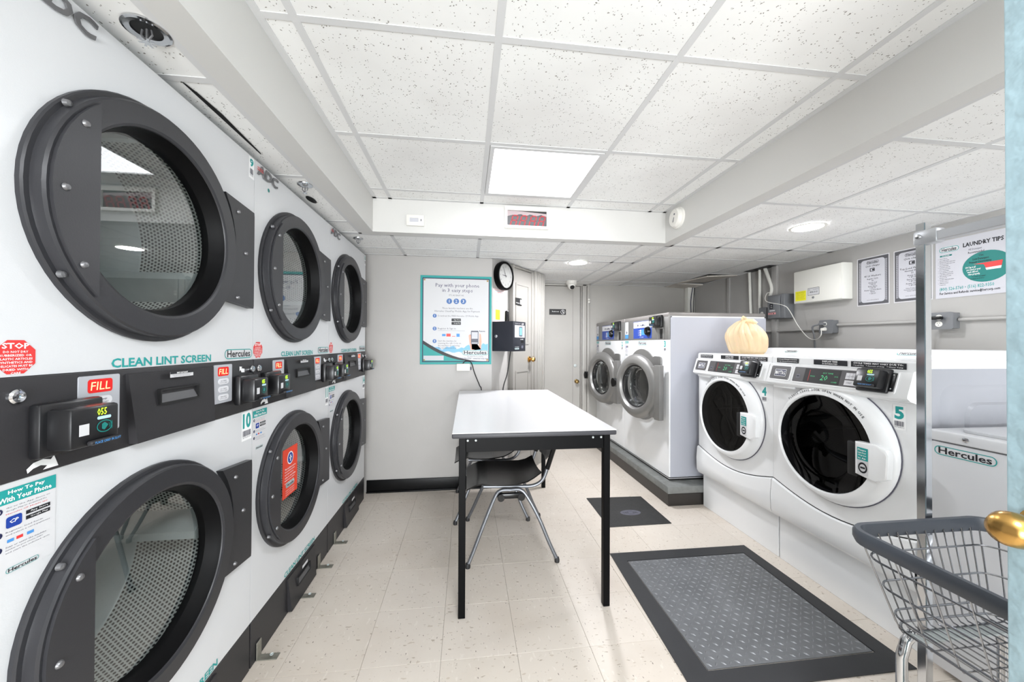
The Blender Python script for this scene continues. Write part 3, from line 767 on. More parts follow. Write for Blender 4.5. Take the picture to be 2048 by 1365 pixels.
for x in (.005, .042, .600, .640):
    B().lathe([(.0001, 1.6905), (.004, 1.691), (.0055, 1.694)], (x, 0, TZ-.041), 'y', 12).build('bolt', STEEL, tb)

# ================================================================== CHAIRS
def chair(X, Y, label):
    t = thing('stacking_chair', label, 'chair', (X, Y, 0), 0, 'black chairs under the table')
    # local: faces -x, feet at x 0..0.53, y +-.27
    def smooth_path(pts, n=6):
        P = [Vector(p) for p in pts]; out = []
        for i in range(len(P)-1):
            p0, p1, p2, p3 = P[max(i-1, 0)], P[i], P[i+1], P[min(i+2, len(P)-1)]
            for k in range(n):
                s = k/n; out.append(.5*((2*p1)+(-p0+p2)*s+(2*p0-5*p1+4*p2-p3)*s*s+(-p0+3*p1-3*p2+p3)*s**3))
        out.append(P[-1]); return out
    for sy in (-1, 1):
        ya, yf = sy*.20, sy*.275
        B().tube(smooth_path([(.26, ya, .395), (.20, ya, .393), (.165, sy*.21, .36), (.10, sy*.237, .22), (.045, sy*.26, .09), (.012, yf, .018)]), .0105, 10).build('leg', CHAIRT, t)
        B().tube(smooth_path([(.26, ya, .395), (.315, ya, .393), (.355, sy*.21, .355), (.42, sy*.237, .24), (.475, sy*.26, .11), (.518, yf, .018)]), .0105, 10).build('leg', CHAIRT, t)
        for x in (.010, .520):
            B().lathe([(.0001, 0), (.014, 0), (.015, .012), (.012, .026), (.0001, .026)], (x, yf, 0), 'z', 12).build('foot_cap', RUBBER, t)
        ya2 = sy*.207; b = B().box(.20, .32, ya2-.014, ya2+.014, .350, .380, bev=.005); 
        b.cyl((.20, 0, .358), .021, ya2-.018, ya2+.018, 'y', 14); b.cyl((.32, 0, .358), .021, ya2-.018, ya2+.018, 'y', 14); b.build('stacking_bumper', CHAIRB, t)
        B().tube(smooth_path([(.10, sy*.165, .408), (.30, sy*.175, .404), (.40, sy*.18, .408), (.455, sy*.185, .445), (.485, sy*.185, .52), (.515, sy*.185, .60)]), .0105, 10).build('back_tube', CHAIRT, t)
        B().tube(smooth_path([(.480, sy*.185, .505), (.505, sy*.185, .58), (.545, sy*.185, .70), (.565, sy*.183, .765)]), .0145, 10).build('back_sleeve', CHAIRB, t)
    # seat shell
    nx, ny = 10, 10; b = B(); top = []; bot = []
    for i in range(nx+1):
        for j in range(ny+1):
            u, v = i/nx, j/ny*2-1
            hw = .19+.03*sin(pi*min(u*1.1, 1))-.045*max(0, u-.75)*4*.5
            x = .0+.45*u; yy = v*hw
            z = .435-.02*sin(pi*u)+.018*v*v-.05*max(0, .16-u)/.16+(.03*max(0, u-.85)/.15)
            top.append(b.bm.verts.new((x, yy, z))); bot.append(b.bm.verts.new((x, yy, z-.008)))
    q = ny+1
    for i in range(nx):
        for j in range(ny):
            a = i*q+j; b.bm.faces.new((top[a], top[a+q], top[a+q+1], top[a+1])); b.bm.faces.new((bot[a], bot[a+1], bot[a+q+1], bot[a+q]))
    for i in range(nx):
        for e in (0, ny):
            a = i*q+e; b.bm.faces.new((top[a], top[a+q], bot[a+q], bot[a]))
    for j in range(ny):
        for e in (0, nx*q):
            a = e+j; b.bm.faces.new((top[a], top[a+1], bot[a+1], bot[a]))
    b.build('seat', CHAIRB, t)
    # back shell, narrow at the bottom
    b = B(); loops = []
    for k in range(8):
        s = k/7; z = .53+.245*s; x = .487+.078*s; hw = .09+.095*min(1, s*2.2)**.8
        loops.append([(x+.03*(1-abs(v))**1*(.5) + (0 if side == 0 else .009), v*hw, z) for side in (0, 1) for v in ((-1, -.6, -.2, .2, .6, 1) if side == 0 else (1, .6, .2, -.2, -.6, -1))])
    b.loft(loops); b.build('backrest', CHAIRB, t)
    return t
chair(-.0, 2.345, 'black plastic chair tucked under the near half of the table')
chair(-.085, 2.85, 'black plastic chair tucked under the table close to the poster wall')

# ================================================================== FLOOR HATCH AND MAT
ht = thing('floor_plate', 'grey diamond-tread steel plate in the floor with black border', 'floor plate', (0, 0, 0))
P0, P1, Q0, Q1 = .925, 1.652, 1.315, 2.02
B().box(P0, P1, Q0, Q1, 0, .0045, bev=.001, seg=1).build('steel_plate', PLATE, ht)
b = B(); k = 0
for i in range(24):
    for j in range(24):
        x = P0+.018+i*.0303; y = Q0+.018+j*.0293
        if x > P1-.012 or y > Q1-.012: continue
        a = pi/4 if (i+j) % 2 else -pi/4
        u = (cos(a), sin(a)); v = (-u[1], u[0]); L_, W_ = .0120, .0032
        ctr = b.bm.verts.new((x, y, .0085)); rim = []
        for (s, w_) in ((-1, 0), (-.5, .8), (0, 1), (.5, .8), (1, 0), (.5, -.8), (0, -1), (-.5, -.8)):
            rim.append(b.bm.verts.new((x+u[0]*L_*s+v[0]*W_*w_, y+u[1]*L_*s+v[1]*W_*w_, .0046)))
        for q in range(8): b.bm.faces.new((rim[q], rim[(q+1) % 8], ctr))
lug = b.build('tread_lugs', M('worn_lug_steel', (132, 134, 137), .4, .45), ht, smooth=40); lug['kind'] = 'stuff'
ob = [(.815, 1.225), (1.735, 1.225), (1.720, 2.100), (.853, 2.108)]; ib = [(P0-.004, Q0-.006), (P1+.004, Q0-.006), (P1+.004, Q1+.004), (P0-.004, Q1+.004)]
for i in range(4):
    j = (i+1) % 4; d = .002
    B().prism([ob[i], ob[j], ib[j], ib[i]], .0003, .005, 'z').build('border_strip', STRIP, ht)
mt = thing('floor_mat', 'small square black rubber mat with a pale oval emblem', 'mat', (0, 0, 0))
B().prism([(.968, 2.414), (1.426, 2.417), (1.423, 2.868), (.968, 2.885)], .0005, .005, 'z').build('mat_sheet', MATB, mt)
n = 24; e = B(); c_ = bpy.data.materials
def ell(cx, cy, a, b2, z): return [(cx+a*cos(2*pi*i/n), cy+b2*sin(2*pi*i/n), z) for i in range(n)]
e.poly(ell(1.21, 2.60, .078, .042, .0053)); em = e.build('oval_emblem', GREYINK, mt, smooth=0)
q = T(0); q.fit('USS', -.055, -.015, -.012, .014, bold=.02); q.fit('WAL', .015, .055, -.014, .012, bold=.02); q.rect(-.02, .02, .02, .024); q.rect(-.02, .02, -.026, -.022)
q.build('emblem_marks', INK, em, (1.21, 2.60, .0058), (-pi/2, 0, 0))

# ================================================================== PLATFORM + BIG WASHERS
pf = thing('concrete_plinth', 'low grey painted concrete plinth with black base under the two large washers', 'plinth', (0, 0, 0))
B().box(1.545, WX-.01, 2.669, FARY-.01, .095, .153, bev=.008).build('slab', CONC, pf)
B().box(1.553, WX-.01, 2.675, FARY-.01, 0, .095, bev=.003, seg=1).build('base_cladding', M('plinth_black', (40, 37, 35), .35), pf)
def big_washer(Y, num, label):
    t = thing('large_front_load_washer', label, 'washer', (1.62, Y, .153), -pi/2, 'large silver-doored washers on the plinth')
    W, D, H = .831, .86, 1.365
    cx, cz = .385, .735
    b = B(); b.holed(0, W, .022, 1.14, cx, cz, .262, 0, .01, 48); b.box(0, .01, .01, D, .022, 1.14); b.box(W-.01, W, .01, D, .022, H-.03); b.box(0, .01, .01, D, .022, H-.03)
    b.box(0, W, D-.01, D, .022, H-.03); b.box(0, W, .0, D, .018, .03)
    b.build('cabinet', WHITE, t)
    B().box(.01, W-.01, .01, D-.01, 0, .02).build('base_frame', RUBBER, t)
    # grey console fascia with a coin recess
    f = B(); f.holed(0, W, 1.14, H-.035, .72, 1.185, .03, 0, .012, 4) if False else f.box(0, W, -.002, .03, 1.14, H-.03, bev=.004)
    fa = f.build('console', STAIN, t)
    B().box(-.001, W+.001, -.004, D+.002, H-.04, H, bev=.012, seg=3).build('lid', LIDG, t)
    B().box(W-.0005, W+.002, .012, D, .03, H-.041).build('side_panel', SIDEG, t)
    x0 = .145 if num == '2' else .165
    pn = T(-.003).rect(.20, .555, 1.156, 1.318).build('control_panel', BLUE, fa)
    T(-.0036).rect(.205, .55, 1.256, 1.314).build('brand_strip', PAPER, pn)
    T(-.0042).fit('UniMac', .315, .45, 1.27, 1.29, bold=.02).circ(.295, 1.28, .01).build('lettering', NAVY, pn)
    a = T(-.004)
    for z in (1.23, 1.21, 1.19): a.rect(.335, .36, z-.007, z+.007); a.fit('HOT', .30, .325, z-.004, z+.004)
    a.fit('START', .33, .41, 1.165, 1.173); a.build('print', WHITEP, pn)
    T(-.0038).rect(.365, .45, 1.188, 1.24).build('scale_print', BLUEL, pn)
    k = B(); k.lathe([(.043, -.003), (.043, -.01), (.034, -.028), (.0001, -.03)], (.495, 0, 1.222), 'y', 24); k.box(.489, .501, -.036, -.027, 1.19, 1.254, bev=.003); k.build('selector_knob', CHAIRB, fa)
    T(-.003).rect(.555, .60, 1.258, 1.32).build('label', CREAM, fa)
    card_reader(fa, .615, 1.258, -.003, w=.12, h=.078, d=.06)
    B().box(.66, .76, -.014, -.002, 1.232, 1.245, bev=.002).box(.75, .76, -.01, -.002, 1.145, 1.24).box(.66, .67, -.01, -.002, 1.145, 1.24).build('recess_rim', STAIN, fa)
    T(-.0035).rect(.695, .75, 1.150, 1.232).build('recess', DARKIN, fa)
    s = T(-.003).rect(.012, .085, 1.16, 1.325).build('instruction_label', PAPER, fa)
    T(-.0035).rect(.012, .085, 1.16, 1.2).build('label_band', BLUEL, s)
    a = T(-.0035)
    for i in range(6): a.fit('wash load guide', .018, .075, 1.300-.009*i, 1.304-.009*i)
    a.circ(.048, 1.22, .014); a.build('label_print', GREYINK, s)
    logo(t, .29, .465, 1.093, 1.134, -.0006)
    number(t, num, .755, .785, 1.08, 1.132, -.0006)
    paysticker(t, .006, .085, .985, 1.135, -.0006)
    # stainless surround behind the door
    pts = [(cx+.325*cos(q), cz+.325*sin(q)) for q in [radians(a) for a in range(52, 309, 8)]]
    pts = [(.725, .99), (.70, 1.0), (.62, 1.0)] + pts + [(.62, .485), (.70, .47), (.725, .485)]
    inner = []
    N = len(pts)
    for p in pts:
        a = math.atan2(p[1]-cz, p[0]-cx); inner.append((cx+.255*cos(a), cz+.255*sin(a)))
    B().between(pts, inner, -.012, -.001).build('door_surround', STAIN, t)
    # open drum
    B().lathe([(.262, 0), (.25, .05), (.25, .09)], (cx, 0, cz), 'y', 40).build('door_gasket', RUBBER, t)
    b = B(); uvl = b.bm.loops.layers.uv.new('UVMap'); n = 48; RD = .33
    b.loft([[(cx+RD*cos(2*pi*i/n), y, cz+RD*sin(2*pi*i/n)) for i in range(n)] for y in (.1, .52)], cap=False)
    b.loft([[(cx+r*cos(2*pi*i/n), y, cz+r*sin(2*pi*i/n)) for i in range(n)] for r, y in ((.255, .085), (RD, .1))], cap=False)
    for f_ in b.bm.faces:
        for l in f_.loops:
            v = l.vert.co; l[uvl].uv = (math.atan2(v.z-cz, v.x-cx)*RD, v.y)
    dr = b.build('drum', STAIN, t)
    b = B(); uvl = b.bm.loops.layers.uv.new('UVMap'); b.disc((cx, .5, cz), RD, 'y', 40)
    for f_ in b.bm.faces:
        for l in f_.loops: l[uvl].uv = (l.vert.co.x, l.vert.co.z)
    b.build('drum_back', PERFS, dr, smooth=0)
    # door, hung from the right and standing slightly ajar
    hg = bpy.data.objects.new('door', None); COL.objects.link(hg); hg.parent = t; hg.location = (.775, -.05, cz-.005); hg.rotation_euler = (0, 0, radians(12))
    dc = -.288
    B().lathe([(.235, .015), (.275, .015), (.285, .004), (.282, -.012), (.262, -.034), (.232, -.044), (.205, -.040), (.190, -.022), (.186, .015), (.235, .015)], (dc, 0, 0), 'y', 64).build('door_ring', STAIN, hg)
    B().lathe([(.189, -.018), (.176, -.012), (.172, .03), (.188, .03)], (dc, 0, 0), 'y', 48).build('rubber_seal', RUBBER, hg)
    g = B(); g.lathe([(.176, -.012), (.16, .03), (.145, .075), (.12, .09), (.0001, .095)], (dc, 0, 0), 'y', 40); g.build('glass_bowl', GLASS, hg)
    B().box(-.035, .03, -.03, .018, -.25, .20, bev=.006).box(-.11, .0, -.02, .012, -.24, -.13, bev=.006).box(-.11, .0, -.02, .012, .10, .19, bev=.006).build('hinge_arm', STAIN, hg)
    h = B(); X0 = dc-.345
    h.loft([[(X0, -.04, -.006), (X0, -.018, -.006), (X0, -.018, .012), (X0, -.04, .012)], [(X0+.035, -.05, -.04), (X0+.035, -.012, -.04), (X0+.035, -.012, .045), (X0+.035, -.05, .045)], [(X0+.055, -.045, -.038), (X0+.055, -.012, -.038), (X0+.055, -.012, .04), (X0+.055, -.045, .04)], [(X0+.085, -.035, -.012), (X0+.085, -.012, -.012), (X0+.085, -.012, .012), (X0+.085, -.035, .012)]])
    h.build('door_handle', CHAIRB, hg)
    return t
big_washer(3.615, '3', 'large white washer with silver door, nearer of the two on the plinth')
big_washer(4.452, '2', 'large white washer with silver door, beside the far wall')

# ================================================================== FRONT-LOAD WASHERS ON PEDESTALS
def rl(x0, x1, y0, y1, r, z): return [(p[0], p[1], z) for p in rr(x0, x1, y0, y1, r, 5)]
def front_washer(Y, num, label):
    t = thing('front_load_washer', label, 'washer', (1.80, Y, 0), -pi/2, 'white front-load washers on pedestals')
    W, D = .700, .80
    cx, cz, RO = .352, .772, .288
    wx, wz, RI = .325, .765, .238
    B().box(.003, W-.003, .035, D, .0, .262, bev=.002, seg=1).build('pedestal', WHITE, t)
    b = B()
    b.holed(0, W, .40, 1.015, cx, cz, .27, 0, .012, 48)
    b.box(0, .006, .0125, D, .26, 1.19); b.box(W-.006, W, .0125, D, .26, 1.19); b.box(0, W, D-.01, D, .26, 1.2); b.box(0, W, .0, D, .26, .27)
    b.build('cabinet', WHITE, t)
    # curved lower panel, bulging out
    lp = B(); n = 16; L1 = []; L2 = []
    for i in range(n+1):
        u = i/n; x = W*u; zt = .470-.068*sin(pi*u); L1.append((x, zt))
    loops = []
    for (fz, y) in ((1.0, -.003), (.97, -.014), (.55, -.022), (.12, -.018), (0, -.004)):
        loops.append([(x, y, .262+(z-.262)*fz) for x, z in L1])
    R = lp.loft(loops, cap=False, closed=False)
    R2 = lp.loft([[(x, -.003, z) for x, z in L1], [(x, .01, z) for x, z in L1]], cap=False, closed=False)
    lp.build('lower_panel', WHITE, t, smooth=50)
    q = T(-.0006); pts = [(x, z+.0005) for x, z in L1]; q.shape(pts+[(x, z+.005) for x, z in pts[::-1]]); q.build('seam_gap', DARKIN, t)
    # embossed side panels
    for sx, o in ((W, 1 if num == '5' else 0), (0, -1)):
        s = B()
        for (ya, yb, za, zb, th) in ((.10, .72, .33, 1.095, .008), (.20, .66, .40, 1.03, .018)):
            A = [(sx+o*.0, p[0], p[1]) for p in rr(ya, yb, za, zb, .06)]; C2 = [(sx+o*th, p[0], p[1]) for p in rr(ya+.016, yb-.016, za+.016, zb-.016, .05)]
            s.loft([A, C2], cap=True)
        if o == 1: s.build('embossed_side', SIDEF, t); B().box(sx-.001, sx+.0008, .012, D, .263, 1.16).build('side_panel', SIDEF, t)
        else: s.bm.free()
    # control console prism
    pr = [(0, 1.015), (-.036, 1.028), (-.050, 1.040), (-.050, 1.050), (-.020, 1.145), (-.008, 1.150), (-.006, 1.182), (.0, 1.190), (.45, 1.193), (.80, 1.193), (.80, 1.18), (.02, 1.16), (.02, 1.015)]
    c = B(); c.prism(pr, .001, W-.001, 'x'); co = c.build('console', WHITE, t, smooth=25)
    B().loft([rl(.012, W-.012, .49, .795, .03, 1.192), rl(.016, W-.016, .495, .79, .03, 1.200), rl(.045, W-.045, .525, .785, .03, 1.230), rl(.060, W-.060, .55, .78, .03, 1.234)]).build('raised_rear_top', WHITE, t, smooth=50)
    # things on the sloped face: tilt frame
    tilt = math.atan2(.030, .095)
    def S_(x, h): return (x, -.050+.030*h/.0996-.0006*cos(tilt), 1.050+.095*h/.0996)
    rot = (-tilt, 0, 0); base = (0, -.0506, 1.050)
    def P_(mk, name, mat, par=co, up=0, label=None):
        o = mk.build(name, mat, par, base, rot); return o
    B1 = T(-.001).rrect(.022, .150, .012, .088, .008).build('badge_plate', M('dark_plate', (74, 72, 74), .4) if 'dark_plate' not in bpy.data.materials else bpy.data.materials['dark_plate'], co, base, rot)
    T(-.0018).rrect(.05, .125, .03, .070, .003).build('badge_border', WHITEP, B1); T(-.0024).rect(.0525, .1225, .0325, .0675).build('badge_field', NAVY, B1)
    T(-.003).fit('MAYTAG', .056, .119, .038, .062, bold=.02).build('lettering', WHITEP, B1)
    for (x, z) in ((.03, .02), (.142, .02), (.03, .08), (.142, .08)): B().lathe([(.0001, -.0035), (.003, -.001)], (x, 0, z), 'y', 8).build('screw', CHROME, B1)
    B().between(rr(.016, .156, .006, .094, .01), rr(.022, .150, .012, .088, .008), -.003, .002).build('plate_rim', WHITE, co, base, rot)
    B2 = T(-.001).rrect(.172, .60, .010, .090, .006).build('bezel', bpy.data.materials['dark_plate'], co, base, rot)
    B().between(rr(.165, .655, .003, .097, .008), rr(.172, .648, .010, .090, .006), -.003, .002).build('bezel_rim', WHITE, co, base, rot)
    T(-.0018).rect(.235, .420, .014, .086).build('display', DARKIN, B2)
    T(-.0024).fit('20', .325, .362, .030, .056, shear=.15).build('display_digits', LEDGD, B2)
    a = T(-.0024); a.fit('EST TIME', .335, .385, .064, .070); a.fit('DOOR', .395, .412, .05, .056); a.fit('WASH', .27, .295, .044, .050); a.fit('LOCKED', .385, .412, .022, .028); a.build('display_print', LEDGD, B2)
    T(-.0024).rect(.262, .264, .02, .08).build('display_line', RED, B2)
    a = T(-.0018).rect(.445, .50, .048, .078).rect(.445, .505, .018, .042)
    a.build('button_pads', BTN, B2)
    a = T(-.0024)
    for i in range(3): a.rect(.462+.014*i, .4628+.014*i, .048, .078)
    a.fit('COLD  WARM  HOT', .449, .497, .058, .064); a.fit('START', .455, .48, .026, .034); a.build('button_print', GREYINK, B2)
    T(-.0018).rrect(.19, .212, .03, .052, .003).build('icon', GREYINK, B2)
    T(-.0024).rect(.194, .208, .038, .045).build('icon_mark', INK, B2)
    rd = card_reader(co, .524, .012, -.0, w=.098, h=.082, d=.05); rd.location = base; rd.rotation_euler = rot
    for z in (.022, .082): B().lathe([(.0001, -.010), (.004, -.008), (.005, -.004)], (.64, 0, z), 'y', 10).build('screw', CHROME, rd)
    B().box(.62, .65, -.008, -.001, .012, .092, bev=.002).build('side_flange', CHAIRB, rd)
    B().box(.03, .165, -.03, -.012, 1.012, 1.034, bev=.004).build('dispenser_pull', WHITE, t)
    T(-.0305).rect(.05, .150, 1.026, 1.030).build('pull_slot', DARKIN, t)
    # warning labels on the top ledge
    for (xa, xb, l1, l2) in ((.035, .175, 'Use the proper HE detergent recommended for', 'all high efficiency front-load washers'), (.262, .432, 'DISPLAY TIME', 'IS ESTIMATED'), (.448, .668, 'CYCLE TIMES MAY VARY DUE TO:', '* Load Size   * Amount of Soap   * Water Temp')):
        s = T(-.0094).rect(xa, xb, 1.1545, 1.180).build('warning_label', INK, co)
        a = T(-.0099); m = (xa+xb)/2; hw = (xb-xa)/2*(.9 if len(l1) > 20 else .45)
        a.fit(l1, m-hw, m+hw, 1.1685, 1.1765, bold=.03); a.fit(l2, m-hw, m+hw, 1.158, 1.1645, bold=.02); a.build('lettering', WHITEP, s)
    lo = logo(co, .25, .36, .0, .036, -.001)
    lo.location = (0, .4955, 1.2005); lo.rotation_euler = (-math.atan2(.03, .026), 0, 0)
    # door
    n = 64
    O = lambda r, k=0: [(cx+r*cos(2*pi*i/n), cz+r*sin(2*pi*i/n)) for i in range(n)]
    I = lambda r: [(wx+r*cos(2*pi*i/n), wz+r*sin(2*pi*i/n)) for i in range(n)]
    mix = lambda A, C, s: [(a[0]*(1-s)+c2[0]*s, a[1]*(1-s)+c2[1]*s) for a, c2 in zip(A, C)]
    d = B()
    prof = [(O(RO+.004), .0), (O(RO+.003), -.012), (O(RO-.002), -.022), (mix(O(RO-.006), I(RI), .25), -.040), (mix(O(RO), I(RI), .6), -.046), (I(RI+.004), -.046), (I(RI), -.040), (I(RI-.004), -.004)]
    d.loft([[(p[0], y, p[1]) for p in l] for l, y in prof], cap=False)
    do = d.build('door', WHITE, t, smooth=40)
    B().lathe([(RO+.008, -.001), (RO+.008, -.004), (RO+.002, -.004)], (cx, 0, cz), 'y', 64).build('door_shadow_gap', GREYINK, t)
    g = B(); g.lathe([(RI-.002, -.036), (.20, -.028), (.15, -.022), (.0001, -.020)], (wx, 0, wz), 'y', 48); g.build('window_glass', SMOKEG, do)
    # handle: white grip block with dark recess
    hb = B(); 
    A = [(.505, .678), (.590, .664), (.630, .690), (.636, .79), (.626, .812), (.590, .826), (.505, .822)]
    hb.loft([[(p[0], -.030, p[1]) for p in A], [(p[0], -.056, p[1]) for p in A], [(.57+(p[0]-.57)*.93, -.060, .745+(p[1]-.745)*.93) for p in A]]); hb.build('handle', WHITE, do)
    B().box(.462, .506, -.050, -.03, .660, .815, bev=.006).build('handle_recess', DARKIN, do)
    s = T(-.0606).rrect(.517, .562, .68, .80, .004).build('door_sticker', PAPER, do)
    T(-.0612).rect(.517, .562, .745, .80).build('sticker_band', TEAL, s)
    a = T(-.0618); [a.fit(x_, .521, .555, .786-.012*i, .794-.012*i, bold=.02) for i, x_ in enumerate(('Please', 'Leave Door', 'Open', 'to Air'))]; a.build('sticker_print', WHITEP, s)
    a = T(-.0612); m_ = 16
    a.ringband([(.54+.019*cos(2*pi*i/m_), .712+.024*sin(2*pi*i/m_)) for i in range(m_)], [(.54+.013*cos(2*pi*i/m_), .712+.016*sin(2*pi*i/m_)) for i in range(m_)]); a.rect(.530, .55, .708, .716); a.build('sticker_picture', INK, s)
    # lettering around the door
    a = T(-.0468); txt = 'PLEASE LEAVE DOOR OPEN WHEN NOT IN USE'; r = .2555; h = .0105
    a0, a1 = radians(133), radians(38)
    ws = [.55 if ch == ' ' else (.32 if ch == 'I' else (.95 if ch in 'MW' else .7)) for ch in txt]; tot = sum(ws); acc = 0
    for ch, w_ in zip(txt, ws):
        th = a0+(a1-a0)*(acc+w_/2)/tot; acc += w_
        if ch == ' ': continue
        vs, fs, bb = glyphs(ch, .02); kx = h/.69
        mx_ = (bb[0]+bb[1])/2; ux, uz = sin(th), -cos(th); nx_, nz_ = cos(th), sin(th)
        ox, oz = wx+.004+r*cos(th), wz+.003+r*sin(th)
        a.put(vs, fs, lambda p, q_: (ox+ux*(p-mx_)*kx+nx_*q_*kx, -.0468, oz+uz*(p-mx_)*kx+nz_*q_*kx))
    a.build('door_lettering', INK, do)
    # drum behind the smoked glass
    b = B(); uvl = b.bm.loops.layers.uv.new('UVMap'); nn = 40; RD = .26
    b.loft([[(wx+r_*cos(2*pi*i/nn), y, wz+r_*sin(2*pi*i/nn)) for i in range(nn)] for r_, y in ((.23, .02), (.235, .08), (RD, .09), (RD, .5), (.05, .5))], cap=False)
    for f_ in b.bm.faces:
        for l in f_.loops: v = l.vert.co; l[uvl].uv = (math.atan2(v.z-wz, v.x-wx)*RD, v.y)
    dr = b.build('drum', PERFS, t)
    for q2 in (.9, .9+2*pi/3, .9+4*pi/3):
        bf = B()
        u = Vector((cos(q2), 0, sin(q2))); v = Vector((-sin(q2), 0, cos(q2))); c0 = Vector((wx, 0, wz))
        bf.loft([[tuple(c0+u*RD+v*.04+Vector((0, y, 0))), tuple(c0+u*(RD-.07)+v*.008+Vector((0, y, 0))), tuple(c0+u*(RD-.07)-v*.008+Vector((0, y, 0))), tuple(c0+u*RD-v*.04+Vector((0, y, 0)))] for y in (.1, .49)])
        bf.build('drum_paddle', STAIN, dr)
    number(t, num, .618, .652, .945, .998, -.0008)
    return t
front_washer(2.665, '4', 'white front-load washer beside the concrete plinth, plastic bag on its top')
front_washer(1.963, '5', 'white front-load washer between its twin and the top-load washer')

# ================================================================== TOP-LOAD WASHER
tw = thing('top_load_washer', 'white top-load washer with lettered sticker, behind the wire cart', 'washer', (1.80, 1.232, 0), -pi/2)
W = .69
B().box(.004, W-.004, .006, .69, .02, .885, bev=.006).build('cabinet', FRONTG, tw)
for x in (.05, W-.05):
    for y in (.06, .62): B().cyl((x, y, 0), .02, 0, .022, 'z', 12).build('foot', RUBBER, tw)
tt = B(); tt.box(0, W, -.004, .70, .889, .930, bev=.008, seg=3); tt.build('top_panel', FRONTG, tw)
B().prism(rr(.06, W-.06, .04, .52, .04), .9305, .940, 'z').build('lid', FRONTG, tw)
c = B(); c.loft([[(.0, .58, .93), (W, .58, .93), (W, .70, .93), (.0, .70, .93)], [(.0, .63, 1.05), (W, .63, 1.05), (W, .70, 1.05), (.0, .70, 1.05)]]); c.build('rear_console', WHITE, tw)
B().lathe([(.0001, -.0075), (.006, -.0075), (.0095, -.006), (.0095, -.004)], (.112, 0, .911), 'y', 16).build('lid_lock', CHROME, tw)
logo(tw, .014, .188, .834, .872, .0054)

# ================================================================== BAG ON WASHER
bg = B(); n = 96; loops = []
rnd = random.Random(5)
ph = [rnd.uniform(0, 6.28) for _ in range(8)]
for k in range(19):
    s = k/18
    base = [(.0, .108), (.05, .124), (.2, .134), (.45, .135), (.6, .124), (.75, .100), (.88, .066), (.96, .040), (.985, .026), (1.0, .012)]
    for (a_, ra), (b2, rb) in zip(base, base[1:]):
        if a_ <= s <= b2: r0 = ra+(rb-ra)*(s-a_)/(b2-a_)
    l = []
    for i in range(n):
        t_ = 2*pi*i/n; pl = .16*(abs(sin(1.5*t_+ph[0]+.6*s))-.6)+.09*(abs(sin(4.5*t_+ph[1]-1.5*s))-.6)+.07*(abs(sin(9*t_+ph[2]+2.5*s))-.5)+.03*sin(17*t_+ph[4]+7*s)
        r_ = r0*(1+pl*(.5+1.2*s))
        l.append((r_*cos(t_)*.82+.006*sin(7*s), r_*sin(t_)*(1.05 if sin(t_) > 0 else 1.0)*(1 if sin(t_) > 0 else 1+.35*max(0, s-.35)) + .03*s*s, .0+.245*s+.004*sin(6*t_+ph[3])*(1 if k else 0)))
    loops.append(l)
bg.loft(loops)
pb = tag(bg.build('plastic_bag', BAGM, None, (2.02, 2.43, 1.1925), smooth=55), 'knotted translucent yellow plastic bag standing on a washer top', 'bag')
B().box(-.055, .055, -.08, .06, .004, .12, bev=.01).build('box_inside', M('pale_carton', (225, 215, 200), .6), pb)
l2 = B(); l2.tube([(-.01, 0, .222), (-.02, .03, .252), (0, .05, .262), (.02, .04, .25), (.01, .01, .225)], [.006, .014, .018, .014, .006], 8, flat=.4)
l2.tube([(-.01, 0, .222), (-.03, -.03, .24), (-.02, -.07, .235), (.0, -.09, .215)], [.006, .014, .016, .008], 8, flat=.4); l2.build('knot', BAGM, pb)

# ================================================================== LAUNDRY CART
ct = thing('laundry_cart', 'chrome wire laundry cart with grey bumper and hanging rail', 'cart', (0, 0, 0))
CX0, CX1, CY0, CY1, CZ = 1.122, 1.62, .29, .972, .702
def rloop(x0, x1, y0, y1, r, z, n=6):
    return [(p[0], p[1], z) for p in rr(x0, x1, y0, y1, r, n)]
b = B(); loops = []
for (o_, z) in ((0, CZ-.022), (.006, CZ-.008), (.006, CZ+.008), (0, CZ+.018), (-.012, CZ+.018), (-.016, CZ), (-.012, CZ-.022)):
    loops.append(rloop(CX0-o_, CX1+o_, CY0-o_, CY1+o_, .06+o_, z))
loops.append(loops[0]); b.loft(loops, cap=False); b.build('bumper_rim', BUMPER, ct)
def ringz(f): # taper of basket: f 0 top .. 1 bottom
    i = .055*f
    return (CX0+.014+i, CX1-.014-i, CY0+.014+i, CY1-.014-i)
for z in (.645, .572, .50, .47):
    f = (CZ-z)/(CZ-.47); x0, x1, y0, y1 = ringz(f); B().tube(rloop(x0, x1, y0, y1, .05, z), .0028 if z > .48 else .0032, 6, closed=True).build('ring_wire', WIRE, ct)
x0t, x1t, y0t, y1t = ringz(0); x0b, x1b, y0b, y1b = ringz(1); zb = .462
nW, nL = 14, 17
for i in range(nW):
    u = (i+.7)/(nW+.4); xt = x0t+(x1t-x0t)*u; xb = x0b+(x1b-x0b)*u
    B().tube([(xt, y0t, CZ-.01), (xb, y0b, zb+.012), (xb, y0b+.012, zb), (xb, y1b-.012, zb), (xb, y1b, zb+.012), (xt, y1t, CZ-.01)], .0021, 6).build('wire', WIRE, ct)
for j in range(nL):
    v = (j+.7)/(nL+.4); yt = y0t+(y1t-y0t)*v; yb = y0b+(y1b-y0b)*v
    if j % 2 == 0:
        B().tube([(x0t, yt, CZ-.01), (x0b, yb, zb+.010), (x0b+.012, yb, zb-.004), (x1b-.012, yb, zb-.004), (x1b, yb, zb+.010), (x1t, yt, CZ-.01)], .0021, 6).build('wire', WIRE, ct)
B().box(x0b+.03, x1b-.03, y1b-.055, y1b-.02, zb-.012, zb-.006, bev=.001, seg=1).build('support_bar', STEEL, ct)
